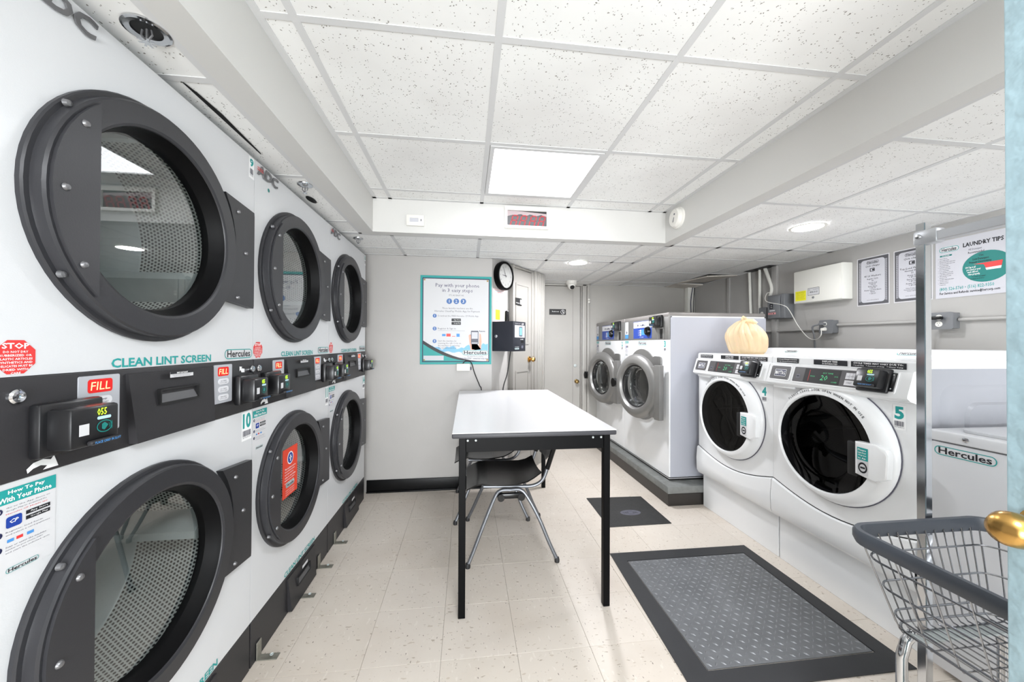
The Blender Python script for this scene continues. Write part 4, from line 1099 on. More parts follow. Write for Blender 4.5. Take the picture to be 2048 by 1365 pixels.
B().box(x0b+.03, x1b-.03, y0b+.02, y0b+.055, zb-.012, zb-.006, bev=.001, seg=1).build('support_bar', STEEL, ct)
for sx in (0, 1):
    for sy in (0, 1):
        x = (x0b+.045, x1b-.045)[sx]; y = (y0b+.03, y1b-.02)[sy]; ox = (-.035, .035)[sx]
        B().tube([(x+ox*-1.0, y, zb-.02), (x, y, zb-.012), (x+ox*.6, y, zb-.03), (x+ox, y, zb-.07), (x+ox, y, .25), (x+ox, y, .095)], .0125, 12).build('leg', CHROME, ct)
        w_ = B(); w_.cyl((x+ox, 0, .045), .04, y-.012, y+.012, 'y', 24); c0 = w_.build('caster_wheel', RUBBER, ct)
        B().box(x+ox-.02, x+ox+.02, y-.02, y+.02, .086, .094).box(x+ox-.012, x+ox+.012, y-.018, y-.015, .04, .09).box(x+ox-.012, x+ox+.012, y+.015, y+.018, .04, .09).build('caster_fork', STEEL, ct)
zz = .235
B().tube(rloop(x0b+.012, x1b-.012, y0b+.03, y1b-.02, .02, zz, 3), .008, 8, closed=True).build('lower_frame', CHROME, ct)
# uprights and top rail
for y in (CY1+.020, CY0-.020):
    B().box(1.422, 1.447, y-.0125, y+.0125, .11, 1.642, bev=.002, seg=1).build('upright', CHROME, ct)
yp = CY1+.020
B().box(1.420, 1.449, CY0-.03, yp+.01, 1.578, 1.606, bev=.002, seg=1).build('top_rail', M('brushed_rail', (190, 192, 196), .35, .6), ct)
B().box(1.416, 1.453, yp-.045, yp+.016, 1.572, 1.618, bev=.007).build('corner_bracket', bpy.data.materials['brushed_rail'], ct)
B().lathe([(.0001, 0), (.006, .001), (.008, .006)], (1.410, yp, 1.598), 'x', 12).build('bolt', CHROME, ct)
B().prism([(0, 0), (.018, 0), (.018, .13), (0, .13)], 0, .003, 'y').build('yellow_tag', YEL, ct, (1.12, .545, .32), (0, 0, radians(60)))

# ================================================================== PALE BLUE ENTRANCE DOOR
dd = sempty('door_3', (.952, .541, 0), radians(-86))
B().box(0, .86, 0, .042, .01, 2.0, bev=.003).build('door_leaf', BLUEP, dd)
# leaf: local x runs away from the free edge toward the camera side; face -y looks to the room's left
k = B(); k.lathe([(.0001, -.098), (.014, -.096), (.024, -.088), (.0285, -.074), (.026, -.060), (.016, -.050), (.011, -.040), (.011, -.012), (.020, -.006), (.026, -.003), (.026, 0)], (.041, 0, .955), 'y', 28)
k.build('door_knob', BRASS, dd)
B().box(.0, .006, .006, .036, .90, 1.01, bev=.002).build('latch_plate', OLDBRASS, dd)

# ================================================================== DOORS 1, 2
d1 = sempty('door_1', (AX, AY, 0), ANG)
s0, s1 = .292, .64
B().box(s0, s1, .002, .03, .01, 1.975, bev=.002, seg=1).build('door_leaf', WALLC, d1, (0, -.032, 0))
for (a, b2, z0, z1) in ((s0+.05, s1-.05, 1.25, 1.84), (s0+.05, s1-.05, .2, 1.0)):
    B().between(rr(a, b2, z0, z1, .004, 1), rr(a+.018, b2-.018, z0+.018, z1-.018, .004, 1), -.036, -.029).build('panel_moulding', WALLC, d1)
for (a, b2, y) in ((.270, .292, -.05), (.640, .672, -.045), (.672, .735, -.062), (.735, .905, -.052)): B().box(a, b2, y, 0, 0, 2.0, bev=.006).build('door_casing', WALLC, d1)
for a in (.76, .80, .84, .875): B().cyl((a, -.052, 0), .008, 0, 2.0, 'z', 8).build('casing_reed', WALLC, d1)
B().box(.292, .64, -.045, 0, 1.977, 1.995, bev=.003).build('head_casing', WALLC, d1)
q = B(); q.lathe([(.0001, -.098), (.018, -.095), (.026, -.083), (.024, -.07), (.012, -.06), (.010, -.045), (.028, -.040), (.030, -.030)], (.602, 0, 1.10), 'y', 20); q.build('door_knob', BRASS, d1)
sg = B().box(.335, .445, -.037, -.031, 1.625, 1.695, bev=.001, seg=1).build('restroom_sign', DARKIN, d1)
T(-.0378).fit('Restroom', .342, .400, 1.642, 1.652).rrect(.414, .424, 1.637, 1.683, .004, 3).rrect(.43, .44, 1.637, 1.683, .004, 3).build('lettering', WHITEP, sg)
# far door
d2 = sempty('door_2', (.0, FARY, 0), 0)
B().box(.915, 1.398, -.028, 0, .01, 1.975, bev=.002, seg=1).build('door_leaf', WALLD, d2)
B().box(1.303, 1.306, -.0295, -.028, .1, 1.95).build('panel_strip', M('shadow_line', (120, 117, 112), .6), d2)
for (a, b2, y) in ((1.404, 1.418, -.036), (1.423, 1.478, -.045), (1.483, 1.512, -.055)): B().box(a, b2, y, 0, 0, 2.0, bev=.005).build('door_casing', WALLD, d2)
B().box(.90, 1.51, -.045, 0, 1.98, 2.0, bev=.003).build('head_casing', WALLD, d2)
B().lathe([(.0001, -.038), (.012, -.038), (.019, -.034), (.021, -.028)], (1.336, 0, .985), 'y', 16).build('deadbolt', STEEL, d2)
B().lathe([(.0001, -.085), (.018, -.082), (.025, -.07), (.018, -.055), (.010, -.045), (.024, -.035), (.026, -.028)], (1.352, 0, .792), 'y', 18).build('door_knob', OLDBRASS, d2)
sg = B().box(1.005, 1.215, -.033, -.028, 1.618, 1.688, bev=.001, seg=1).build('restroom_sign', DARKIN, d2)
a = T(-.0338); a.fit('Restroom', 1.04, 1.125, 1.651, 1.666); n = 20
a.ringband([(1.175+.027*cos(2*pi*i/n), 1.653+.027*sin(2*pi*i/n)) for i in range(n)], [(1.175+.0235*cos(2*pi*i/n), 1.653+.0235*sin(2*pi*i/n)) for i in range(n)])
a.circ(1.175, 1.667, .005, 10); a.shape([(1.171, 1.66), (1.179, 1.66), (1.188, 1.64), (1.18, 1.637), (1.172, 1.65)]); a.build('lettering', WHITEP, sg)
for z in (1.50, 1.47): B().lathe([(.0001, -.072), (.01, -.07), (.014, -.056)], (1.50, 0, z+.31), 'y', 12).build('hook', WPLAST, d2)
# dome camera
dc = thing('dome_camera', 'white dome security camera on the ceiling over the far door', 'security camera', (1.225, 4.22, ZLO))
B().lathe([(.062, 0), (.062, -.035), (.05, -.045), (.0001, -.045)], axis='z', n=28).build('mount', WPLAST, dc)
B().lathe([(.05, -.04), (.048, -.06), (.036, -.085), (.016, -.1), (.0001, -.103)], axis='z', n=28).build('dome', WPLAST, dc)
B().lathe([(.027, 0), (.024, -.006), (.0001, -.006)], (0, 0, 0), 'y', 20).build('lens', DARKIN, dc, (-.0, -.033, -.078), (radians(28), 0, 0))

# ================================================================== WALL THINGS
# pay-by-phone poster
pw = thing('pay_poster', 'large teal-framed poster explaining phone payment in three steps', 'poster', (-.40, PY, 1.075))
W, H = .610, .765
B().box(0, W, -.006, 0, 0, H, bev=.001, seg=1).build('frame', TEAL, pw)
T(-.0066).rect(.018, W-.018, .020, H-.020).build('inner_border', NAVY, pw)
sh = T(-.0072).rect(.026, W-.026, .028, H-.028).build('sheet', PAPER, pw)
a = T(-.0078)
a.shape([(.026, .185), (.026, .095), (.08, .082), (.25, .052), (.44, .032), (.44, .030), (.026, .030)] if False else [(.026, .175)]+[(.026+.42*u, .175-.147*(1-(1-u)**2)) for u in (.1, .2, .3, .4, .5, .6, .7, .8, .9, 1)]+[(.026, .028)])
a.build('teal_corner', TEAL, sh)
a = T(-.0081); top = [(.026+.5*u, .205-.177*(1-(1-u)**1.9)) for u in [i/10 for i in range(11)]]; bot = [(.026+.42*u, .175-.147*(1-(1-u)**2)) for u in [i/10 for i in range(11)]]
a.shape(top+bot[::-1]); a.build('dark_curve', INK, sh)
a = T(-.0076); n = 24
up = [(.08+.50*i/n, .145+.012*sin(i*.9)+.01*sin(i*2.1)+.03*(i/n)**4) for i in range(n+1)]; lo_ = [(.12+.46*i/n, .115-.03*(i/n)*(1-.3*i/n)+.006*sin(i*1.3)) for i in range(n+1)]
a.shape(up+lo_[::-1]); a.build('water_picture', CBLUE, sh)
a = T(-.0084).rect(.03, .20, .035, .075); a.build('blank_label', PAPERG, sh)
a = T(-.0078); C = W/2+.01
a.line('Pay with your phone', C, .668, .031, maxw=.40); a.line('in 3 easy steps', C, .625, .031, maxw=.29)
a.build('heading', M('violet_ink', (66, 62, 100), .5), sh)
a = T(-.0078)
a.line("IT'S AS EASY AS", C-.01, .590, .013)
a.line('These laundry machines use the', C, .478, .014, maxw=.33); a.line('Hercules CleanPay Mobile App for Payment', C+.0, .452, .015, maxw=.47)
a.line('Download the FREE Hercules CP Mobile App', .15, .412, .013, 'l', maxw=.39)
a.line('Register & Sign in', .15, .302, .015, 'l'); a.rect(.15, .38, .290, .2912)
for i, x_ in enumerate(('Start the machine by', 'scanning the QR Code on', 'the machine or entering', 'the machine number')): a.line(x_, .15, .196-.020*i, .013, 'l')
a.build('body_print', GREYINK, sh)
a = T(-.0078)
for x in (C-.06, C, C+.06): a.circ(x-.01, .545, .024)
for z in (.418, .308, .200): a.circ(.122, z, .017, 16)
a.build('step_dots', M('poster_blue', (70, 110, 170), .5), sh)
a = T(-.0084)
for s_, x in zip('123', (C-.06, C, C+.06)): a.line(s_, x-.01, .533, .026)
for s_, z in zip('123', (.418, .308, .200)): a.line(s_, .122, z-.008, .018)
a.build('step_numbers', WHITEP, sh)
T(-.0078).rrect(.265, .345, .372, .396, .003, 2).rrect(.265, .345, .342, .366, .003, 2).build('store_badges', INK, sh)
T(-.0084).fit('App Store', .285, .34, .378, .389).fit('Google Play', .285, .34, .348, .359).build('badge_print', WHITEP, sh)
T(-.0078).rect(.185, .215, .243, .262).rect(.308, .335, .238, .265).build('card_marks', BLUEL, sh); T(-.0078).rect(.222, .258, .240, .265).rect(.27, .298, .24, .244).build('red_card_marks', RED, sh)
# generic hand holding a handset
a = T(-.0078); a.shape([(.412, .25), (.425, .262), (.435, .23), (.44, .13), (.52, .13), (.525, .20), (.518, .262), (.505, .27), (.50, .14), (.43, .12), (.42, .18)]); a.build('hand_picture', PINK, sh)
T(-.0081).rrect(.432, .497, .175, .292, .006, 3).build('handset_picture', GREYINK, sh); T(-.0086).rect(.438, .491, .222, .280).build('handset_screen', PAPERG, sh); T(-.0086).rect(.438, .491, .18, .19).build('handset_keys', PAPERG, sh)
T(-.0081).fit('Remote', .505, .555, .282, .295, bold=.02).build('tag_print', NAVY, sh)
logo(pw, .355, .585, .078, .125, -.0084)
T(-.0085).line('The Smart Choice in Laundry', .47, .064, .008).line('1-800-526-5760 - www.hercorp.com', .455, .045, .012, maxw=.25, bold=.01).build('contact_print', NAVY, sh)
for x, z in ((.036, H-.038), (W-.036, H-.038), (.036, .038), (W-.036, .038)): B().lathe([(.0001, -.012), (.006, -.011), (.008, -.0075)], (x, 0, z), 'y', 12).build('screw', OLDBRASS, pw)

# junction box with cord
jb = thing('junction_box', 'small white electrical box with black cord below the poster', 'electrical box', (-.09, PY, 1.02))
B().box(0, .115, -.045, 0, 0, .062, bev=.005).build('cover', WPLAST, jb)
B().cyl((.115, -.02, .02), .012, 0, .014, 'x', 10).build('side_knob', GREYINK, jb)
def spl(pts, n=8):
    P = [Vector(p) for p in pts]; out = []
    for i in range(len(P)-1):
        p0, p1, p2, p3 = P[max(i-1, 0)], P[i], P[i+1], P[min(i+2, len(P)-1)]
        for k in range(n):
            s = k/n; out.append(.5*((2*p1)+(-p0+p2)*s+(2*p0-5*p1+4*p2-p3)*s*s+(-p0+3*p1-3*p2+p3)*s**3))
    out.append(P[-1]); return out
B().tube(spl([(.05, -.01, .058), (.08, -.012, .085), (.125, -.012, .07), (.155, -.012, -.02), (.20, -.008, -.13), (.215, -.008, -.165), (.22, -.008, -.35)]), .0042, 8).build('cord', RUBBER, jb)

# clock
ck = thing('wall_clock', 'round black-rimmed wall clock with white face on the angled wall', 'clock', (AX+.142*cos(ANG), AY+.142*sin(ANG), 1.868), ANG)
R_ = .130
B().lathe([(R_-.012, 0), (R_-.004, -.004), (R_, -.02), (R_, -.045), (R_-.006, -.058), (R_-.016, -.06), (R_-.022, -.05)], axis='y', n=48).build('rim', BLACK, ck)
B().disc((0, -.048, 0), R_-.02, 'y', 40).build('face', M('clock_face', (165, 165, 162), .5), ck, smooth=0)
a = T(-.0486)
for i in range(12):
    q = pi/2-(i+1)*pi/6; a.line(str(i+1), .082*cos(q), .082*sin(q)-.008, .016)
for i in range(60):
    q = i*pi/30; r1 = .100 if i % 5 else .096
    a.shape([(r1*cos(q-.004), r1*sin(q-.004)), (.104*cos(q-.004), .104*sin(q-.004)), (.104*cos(q+.004), .104*sin(q+.004)), (r1*cos(q+.004), r1*sin(q+.004))])
a.build('numerals', INK, ck)
def hand(L_, wd, ang, y):
    u = (cos(ang), sin(ang)); v = (-u[1], u[0]); return T(y).shape([(-u[0]*.015+v[0]*wd, -u[1]*.015+v[1]*wd), (-u[0]*.015-v[0]*wd, -u[1]*.015-v[1]*wd), (u[0]*L_-v[0]*wd*.4, u[1]*L_-v[1]*wd*.4), (u[0]*L_+v[0]*wd*.4, u[1]*L_+v[1]*wd*.4)])
hand(.055, .005, radians(178), -.050).build('hour_hand', INK, ck); hand(.085, .0035, radians(118), -.051).build('minute_hand', INK, ck)
g = B(); g.disc((0, -.055, 0), R_-.02, 'y', 40); g.build('clock_glass', thin_glass('clock_glass', (.96, .96, .96), 1.45, .8), ck, smooth=0)

# notice sheet
ns = thing('paper_notice', 'paper notice with pink border taped under the wall clock', 'notice', (AX, AY, 0), ANG)
sh = T(-.002).rect(.012, .225, 1.452, 1.745).build('sheet', M('pink_paper', (222, 196, 196), .6), ns)
T(-.0025).rect(.03, .21, 1.462, 1.73).build('white_area', PAPER, sh)
a = T(-.003)
for i, z in enumerate((1.690, 1.675, 1.66, 1.635, 1.62, 1.605, 1.58, 1.565)): a.fit(('Office Hours', 'Monday to Friday please', 'call before noon')[i % 3], .04, .20-.04*(i % 3), z-.004, z+.004)
a.build('print', GREYINK, sh); T(-.003).fit('NOTICE', .08, .16, 1.708, 1.72, bold=.03).build('heading', RED, sh)
T(-.0032).rect(.05, .12, 1.47, 1.56).build('yellow_block', YEL, sh)

# payment box
px = thing('payment_terminal', 'black metal payment terminal box on the angled wall', 'payment terminal', (AX, AY, 0), ANG)
bx = M('terminal_black', (40, 42, 50), .42)
B().box(.004, .212, -.218, 0, 1.19, 1.448, bev=.003).build('case', bx, px)
q = B(); q.lathe([(.014, 0), (.014, -.006), (.010, -.010), (.0001, -.010)], axis='y', n=16); q.build('lock', CHROME, px, (.004, -.045, 1.32), (0, 0, -pi/2))
sc = T(-.2186).rect(.03, .195, 1.31, 1.415).build('screen_label', PAPER, px)
T(-.2192).rrect(.10, .155, 1.318, 1.405, .005, 3).build('phone_picture', GREYINK, sc); T(-.2196).rect(.108, .147, 1.33, 1.395).build('phone_screen', CBLUE, sc)
T(-.2192).fit('Pay with your phone', .035, .12, 1.425, 1.433).fit('CP', .14, .18, 1.42, 1.436, bold=.02).fit('SCAN HERE', .12, .17, 1.29, 1.298).fit('CleanPay Mobile', .03, .10, 1.225, 1.231).build('print', WHITEP, px)
T(-.2192).rect(.13, .18, 1.262, 1.285).build('slot', DARKIN, px); T(-.2192).rrect(.14, .17, 1.215, 1.24, .006).build('sensor', GREYINK, px)
logo(px, .03, .10, 1.205, 1.22, -.219)
at = B(); at.lathe([(.0001, 1.545), (.014, 1.543), (.018, 1.535), (.019, 1.447)], (.07, -.11, 0), 'z', 16); at.build('antenna', CHAIRB, px)
B().tube(spl([(.15, -.10, 1.19), (.158, -.08, 1.10), (.155, -.06, .98), (.13, -.04, .88), (.12, -.03, .78)]), .005, 8).build('cord', RUBBER, px)

# thermostat box and LED clock and smoke alarm on the soffit
th = thing('wall_sensor_box', 'flat white sensor box on the soffit face left of the LED clock'.replace('left of', 'beside'), 'sensor', (-.35, SY0, 2.08))
B().box(-.058, .058, -.022, 0, -.036, .036, bev=.004).build('case', WPLAST, th)
B().between(rr(-.042, .028, -.02, .02, .003, 2), rr(-.036, .022, -.014, .014, .003, 2), -.026, -.021).build('window_frame', WPLAST, th)
T(-.0225).rect(-.036, .022, -.014, .014).build('window', PAPERG, th)
T(-.0228).rect(.036, .042, -.006, .008).build('switch_mark', GREYINK, th)
lc = thing('led_wall_clock', 'worn red-digit LED clock in a white frame on the soffit', 'clock', (.252, SY0, 2.056))
W, H = .312, .148
B().between(rr(0, W, 0, H, .004, 2), rr(.018, W-.018, .018, H-.026, .003, 2), -.028, 0).build('frame', WPLAST, lc)
wn = T(-.016).rect(.018, W-.018, .018, H-.026).build('window', LGREY, lc)
a = T(-.0166)
n = 14; up = [(.018+(W-.036)*i/n, .094+.006*sin(i*1.7)-(.012 if i < 2 else 0)) for i in range(n+1)]
a.shape(up+[(W-.018, H-.040), (.09, H-.027), (.018, H-.027)])
a.build('peeling_film', M('peel_pink', (165, 150, 152), .6), wn)
T(-.0164).shape([(.1, H-.027), (W-.018, H-.042), (W-.018, H-.027)]).build('dark_gap', DARKIN, wn)
a = T(-.0170); sl = .10
def seg(x0, z0, x1, z1, wd=.0045):
    dx, dz = x1-x0, z1-z0; L_ = math.hypot(dx, dz); nx_, nz_ = -dz/L_*wd, dx/L_*wd
    a.shape([(x0+nx_, z0+nz_), (x0-nx_, z0-nz_), (x1-nx_, z1-nz_), (x1+nx_, z1+nz_)])
for i in range(4):
    x = .04+.062*i+(.006 if i > 1 else 0)
    for (p, q_) in (((.0, .022), (.008, .052)), ((.036, .022), (.044, .052)), ((.010, .058), (.018, .086)), ((.046, .058), (.054, .086)), ((.012, .055), (.042, .055)), ((.022, .089), (.050, .089))):
        seg(x+p[0], p[1], x+q_[0], q_[1])
a.build('clock_digits', EM('worn_red_digit', (150, 20, 32), .03), wn)
sm = thing('smoke_alarm', 'round white smoke alarm on the side face of the soffit', 'smoke alarm', (SRX0, 2.352, 2.125), -pi/2)
B().lathe([(.072, 0), (.072, -.012), (.066, -.016), (.064, -.03), (.055, -.04), (.0001, -.042)], axis='y', n=36).build('case', WPLAST, sm)
B().lathe([(.0001, -.044), (.006, -.043), (.007, -.040)], (.012, 0, .02), 'y', 12).build('test_button', GREYINK, sm)
T(-.0426).shape([(-.01, -.03), (.0, -.03), (.012, .0), (.006, .0)]).build('mark', GREYINK, sm)

# ------------------------------------------------------------------ right wall: local x = toward camera (-Y), -y = room
RW = lambda name, label, cat, Y, z=0, g=None: thing(name, label, cat, (WX, Y, z), -pi/2, g)
eb = RW('electrical_cabinet', 'wide white metal cabinet with yellow label on the grey wall', 'electrical cabinet', 2.85)
B().box(0, .412, -.085, 0, 1.607, 1.885, bev=.004).build('case', CREAM, eb)
B().box(.004, .408, -.095, -.084, 1.611, 1.881, bev=.003).build('cover', CREAM, eb)
s = T(-.0957).rect(.02, .118, 1.630, 1.712).build('yellow_label', YEL, eb); a = T(-.0961)
for i in range(7): a.fit('WARNING disconnect all power before' if i else 'WARNING', .028, .11-.006*(i % 3), 1.699-.0095*i, 1.704-.0095*i)
a.build('label_print', INK, s)
s = T(-.0957).rect(.135, .235, 1.665, 1.725).build('maker_label', PAPER, eb)
a = T(-.0961); a.ringband(rr(.135, .235, 1.665, 1.725, .002, 1), rr(.1375, .2325, 1.6675, 1.7225, .002, 1)); a.fit('MODEL 120-C-20', .155, .22, 1.684, 1.697, bold=.02); a.fit('UL', .142, .156, 1.705, 1.717); a.fit('SUPPRESSOR', .18, .228, 1.708, 1.714); a.build('label_print', INK, s)
B().lathe([(.0001, -.102), (.007, -.101), (.010, -.0955)], (.182, 0, 1.645), 'y', 14).build('latch', GBOX, eb)
sb = RW('disconnect_switch', 'grey metal disconnect switch box beside the wide white cabinet', 'switch box', 3.125)
q = B(); q.box(0, .19, -.10, 0, 1.495, 1.715, bev=.006); q.build('case', GBOX, sb)
B().box(.015, .15, -.112, -.099, 1.500, 1.70, bev=.004).build('cover', GBOX, sb)
T(-.1126).rect(.04, .08, 1.585, 1.635).build('black_label', INK, sb); T(-.1126).rect(.04, .10, 1.565, 1.575).build('white_label', PAPER, sb); T(-.1126).rect(.025, .11, 1.535, 1.552).build('danger_label', M('pink_label', (220, 150, 150), .5), sb)
T(-.113).fit('DANGER', .03, .07, 1.54, 1.547, bold=.02).circ(.085, 1.543, .006).build('label_print', INK, sb)
T(-.113).fit('OFF', .05, .07, 1.612, 1.622).fit('ON', .05, .07, 1.595, 1.605).build('switch_print', WHITEP, sb)
B().tube([(.165, -.095, 1.70), (.172, -.108, 1.66), (.172, -.108, 1.60)], .004).build('lever', GBOX, sb)
def outlet_box(name, label, Y, z, w_, h_, up=True, plug=None):
    t = RW(name, label, 'outlet', Y, z)
    B().box(0, w_, -.05, 0, 0, h_, bev=.004).build('box', GBOX, t)
    B().prism(rr(-.004, w_+.004, -.004, h_+.004, .01, 3), -.057, -.0505, 'y').build('cover_plate', GBOX, t)
    for i, zz_ in enumerate(((h_*.3, h_*.72) if up else (h_*.5,))):
        f = B().lathe([(.0001, -.0605), (.016, -.0605), (.017, -.057)], (w_*.42, 0, zz_), 'y', 18).build('receptacle', WPLAST, t)
        T(-.0611).rect(w_*.42-.007, w_*.42-.005, zz_+.002, zz_+.008).rect(w_*.42+.005, w_*.42+.007, zz_+.002, zz_+.008).circ(w_*.42, zz_-.006, .0025, 8).build('slots', INK, f)
    return t
outlet_box('wall_outlet', 'small grey outlet box left under the thick conduit'.replace('left ', ''), 3.27, 1.505, .085, .11, False)
o2 = outlet_box('wall_outlet', 'grey double outlet box with two plugs below the white cabinet', 2.65, 1.352, .105, .10)
B().box(.02, .06, -.095, -.06, .062, .082, bev=.005).build('plug', GBOX, o2); B().tube(spl([(.03, -.09, .07), (-.02, -.10, .05), (-.025, -.08, -.02), (-.045, -.05, -.14), (-.05, -.04, -.3)]), .0065, 8).build('cord', GBOX, o2)
B().box(.030, .06, -.085, -.06, .018, .040, bev=.005).build('plug', WPLAST, o2)
o3 = outlet_box('wall_outlet', 'grey double outlet box with one black plug, behind the cart pole', 1.935, 1.357, .105, .095)
B().box(.02, .07, -.09, -.06, .055, .075, bev=.006).build('plug', CHAIRB, o3); B().tube(spl([(.03, -.085, .065), (-.015, -.09, .055), (-.02, -.06, .0), (-.02, -.03, -.12), (-.02, -.03, -.2)]), .005, 8).build('cord', RUBBER, o3)
# conduits: horizontal along the wall, vertical ones to the ceiling
def conduit(pts, r, label, name='wall_conduit', m=WALLR):
    q = B().tube(pts, r, 10); return tag(q.build(name, m), label, 'conduit')
conduit([(WX-.014, 3.72, 1.385), (WX-.014, 2.66, 1.385)], .011, 'thin horizontal conduit running behind the large washers to the double outlet')
conduit([(WX-.014, 2.54, 1.415), (WX-.014, 1.94, 1.408)], .011, 'thin horizontal conduit between the two double outlet boxes')
conduit([(WX-.014, 1.825, 1.41), (WX-.014, 1.0, 1.40)], .011, 'thin horizontal conduit under the large laundry poster')
conduit([(WX-.02, 3.44, 2.0), (WX-.02, 3.40, 1.2)], .013, 'cream vertical pipe beside the sagging ceiling, nearer the far corner', 'wall_pipe', CREAM)
conduit([(WX-.02, 3.305, 2.0), (WX-.02, 3.305, 1.2)], .013, 'cream vertical pipe between its twin and the thick bent pipe', 'wall_pipe', CREAM)
conduit(spl([(WX-.025, 3.235, 2.0), (WX-.025, 3.20, 1.92), (WX-.025, 3.155, 1.80), (WX-.025, 3.17, 1.72), (WX-.025, 3.185, 1.62)]), .016, 'thick bent cream pipe running down to the small outlet box', 'wall_pipe', CREAM)
B().box(WX-.10, WX-.002, 3.10, 3.42, ZLO-.0035, ZLO-.0022).build('ceiling_gap', DARKIN, ce, smooth=0)
cb = tag(B().tube(spl([(WX-.03, 3.16, 1.75), (WX-.08, 3.15, 1.745), (WX-.15, 3.08, 1.66), (WX-.15, 2.90, 1.605), (WX-.12, 2.868, 1.56), (WX-.08, 2.82, 1.42), (WX-.07, 2.74, 1.32), (WX-.08, 2.66, 1.30), (WX-.10, 2.60, 1.33), (WX-.088, 2.605, 1.375)]), .003, 8).build('white_cable', WPLAST), 'thin white cable looping from the bent pipe to the double outlet', 'cable')
# corner post and cables
cp = tag(B().box(2.80, 2.895, FARY-.09, FARY-.005, .16, 1.99, bev=.004).build('corner_post', CREAM), 'cream wooden post in the far corner above the washers', 'post')
for i, (x, c2) in enumerate(((2.838, NAVY), (2.862, INK))):
    tag(B().tube(spl([(x+.02, FARY-.105, 1.99), (x-.008*(1-2*i), FARY-.105, 1.8), (x, FARY-.105, 1.5), (x-.006, FARY-.105, 1.2)]), .0045, 6).build('hanging_cable', c2), ('dark blue cable hanging in front of the corner post', 'black cable hanging in front of the corner post')[i], 'cable')

# price sheets
def sheet(Y, W, z0, H, label, lines, note):
    t = RW('price_sheet', label, 'notice', Y, z0)
    s = T(-.002).rect(0, W, 0, H).build('sheet', PAPER, t)
    a = T(-.0025); a.ringband(rr(.006, W-.006, .006, H-.006, .001, 4), rr(.028, W-.028, .022, H-.02, .02, 4)); a.build('dark_border', M('border_ink', (84, 84, 88), .6) if 'border_ink' not in bpy.data.materials else bpy.data.materials['border_ink'], s)
    a = T(-.003); z = .03
    while z < H-.035:
        a.rect(.014, .026, z, z+.003); a.rect(W-.026, W-.014, z, z+.003); z += .0065
    a.build('border_ticks', PAPERG, s)
    T(-.0028).shape(rr(.028, W-.028, .022, H-.02, .02, 4)).build('inner_area', PAPERG, s)
    logo(t, W/2-.042, W/2+.042, H-.053, H-.029, -.003, ringm=INK, base=PAPERG)
    a = T(-.0033); a.line('Cycle Charges', W/2, H-.072, .011, shear=.5, maxw=W*.62, bold=.01)
    a.ringband(rr(W/2-.018, W/2+.014, H-.108, H-.084, .003, 2), rr(W/2-.013, W/2+.009, H-.104, H-.088, .002, 2)); a.circ(W/2+.003, H-.096, .007, 10)
    for txt, z, h in lines: a.line(txt, W/2, z, h, maxw=W*.78, bold=.008)
    a.line(note, W/2, .035, .006, maxw=W*.6); a.build('print', INK, s)
sheet(2.405, .212, 1.545, .352, 'smaller grey-bordered price sheet nearest the white cabinet', [('45 Lb Washers:', .207, .012), ('Regular Cycle', .187, .009), ('$3', .174, .009), ('Heavy Soil', .158, .009), ('+ $0.25', .146, .009), ('Extra Rinse', .132, .009), ('+ $0.25', .120, .009), ('Heavy Soil And Extra', .106, .009), ('Rinse', .094, .009), ('+ $0.50', .080, .009)], '99-41 64TH AVENUE')
sheet(2.168, .212, 1.545, .352, 'grey-bordered price sheet partly behind the cart pole', [('Top-Load Washers:', .215, .012), ('Normal Wash', .199, .010), ('$1', .185, .009), ('Heavy Soil', .169, .009), ('+ $0.25', .157, .009), ('Extra Rinse', .142, .009), ('+ $0.25', .130, .009), ('Power Wash', .115, .009), ('+ $0.50', .103, .009), ('*Note: Power Wash,', .086, .006), ('Heavy Soil and Extra Rinse', .077, .006), ('changes agitation', .068, .006)], '99-41 64TH AVENUE')
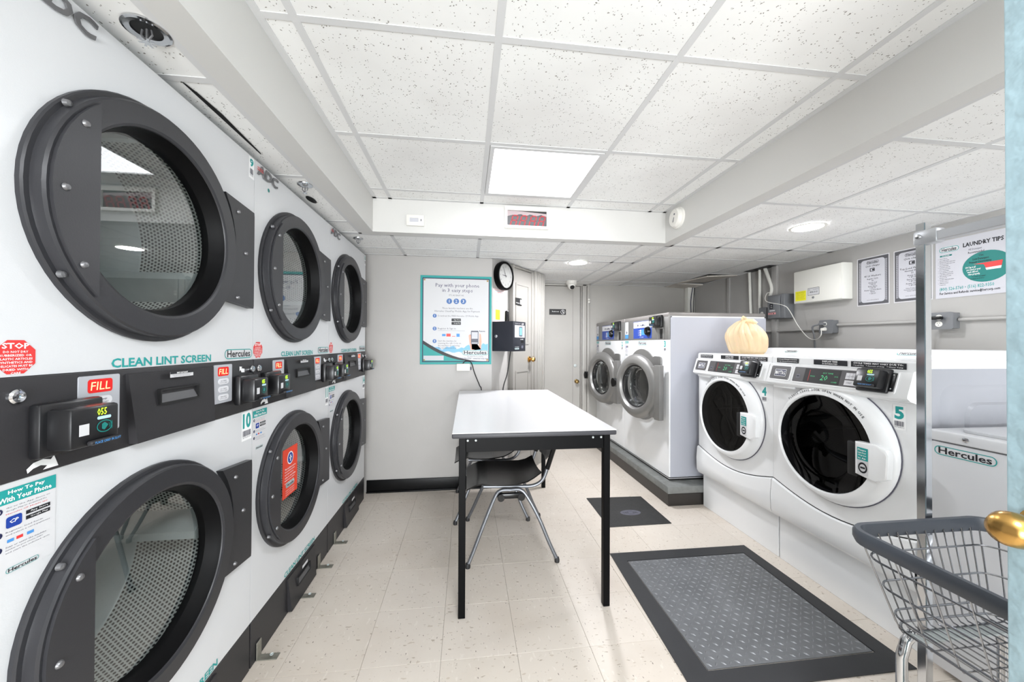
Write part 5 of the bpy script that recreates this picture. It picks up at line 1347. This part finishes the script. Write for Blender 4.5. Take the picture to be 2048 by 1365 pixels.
# laundry tips poster
W, H = .70, .352
lp = RW('laundry_poster', 'wide white poster with teal oval and laundry instructions', 'poster', 1.942, 1.545)
s = T(-.003).rect(0, W, 0, H).build('sheet', PAPERG, lp)
logo(lp, .018, .112, H-.075, H-.04, -.0036)
T(-.0036).rect(.022, .078, H-.098, H-.089).build('teal_bar', TEALD, s)
T(-.0042).fit('FOR WASHERS', .032, .068, H-.0965, H-.0905).build('bar_print', WHITEP, s)
a = T(-.0036)
a.line('LAUNDRY TIPS', .128, H-.062, .022, 'l', bold=.035, sx=.78)
txts = ['Check to make sure', 'dryer is empty and clean.', 'Empty all pockets before loading clothes', 'Sort clothes properly for better results', 'and to prevent damage.', 'Load washer loosely to the', 'proper level and close door.', 'Do not overload washer.', 'Follow instructions on card reader', 'to start washer, using laundry card.', 'When using liquid or powder,', 'follow label closely.', 'Select fabric setting (normal, delicate,', 'cold water or hot), etc.', 'Additional instructions', 'on washer door.']
for i, x_ in enumerate(txts): a.line(x_, .020, H-.112-.0107*i, .0052, 'l', bold=.006, sx=.60)
for i in (0, 2, 3, 5, 7, 8, 10, 12, 14): a.circ(.014, H-.110-.0107*i, .0012, 6)
a.line('Recommended', .150, H-.107, .0125, 'l', bold=.01, sx=.62)
a.line('For Service and Refunds: service@hercorp.com', .020, .022, .014, 'l', bold=.02, sx=.66)
a.build('black_print', INK, s)
T(-.0036).line('HE Detergent', .152, H-.088, .011, 'l', sx=.62).build('grey_print', GREYINK, s)
T(-.0036).line('(800) 526-5760 \u2022 (516) 822-9350', .020, .046, .0185, 'l', bold=.01, sx=.66).build('phone_print', TEAL, s)
T(-.0036).circ(.225, .160, .100, 36, .088).build('teal_oval', TEALD, s)
a = T(-.0042); a.line('Use', .205, .222, .012, bold=.01, sx=.7); a.line('Less Detergent', .17, .203, .012, 'l', bold=.01, sx=.62, maxw=.11); a.line('Prevent Oversudsing', .155, .186, .012, 'l', bold=.01, sx=.62, maxw=.15)
a.line('Use liquid detergent', .165, .105, .008, 'l', sx=.6); a.line('products at all times', .160, .093, .008, 'l', sx=.6); a.build('oval_dark_print', INK, s)
a = T(-.0042); [a.line(x_, .139+.004*i, .160-.0135*i, .0105, 'l', bold=.015, sx=.55) for i, x_ in enumerate(('1/4 Cup is all', 'you need or your', 'wash will not', 'rinse properly.'))]; a.build('oval_white_print', WHITEP, s)
T(-.0042).shape([(.172, .180), (.29, .182), (.285, .150), (.225, .148), (.215, .172)]).build('red_cup', RED, s)
T(-.0046).shape([(.222, .150), (.285, .152), (.283, .138), (.226, .138)]).build('white_cup', WHITEP, s)
bpy.context.view_layer.update()
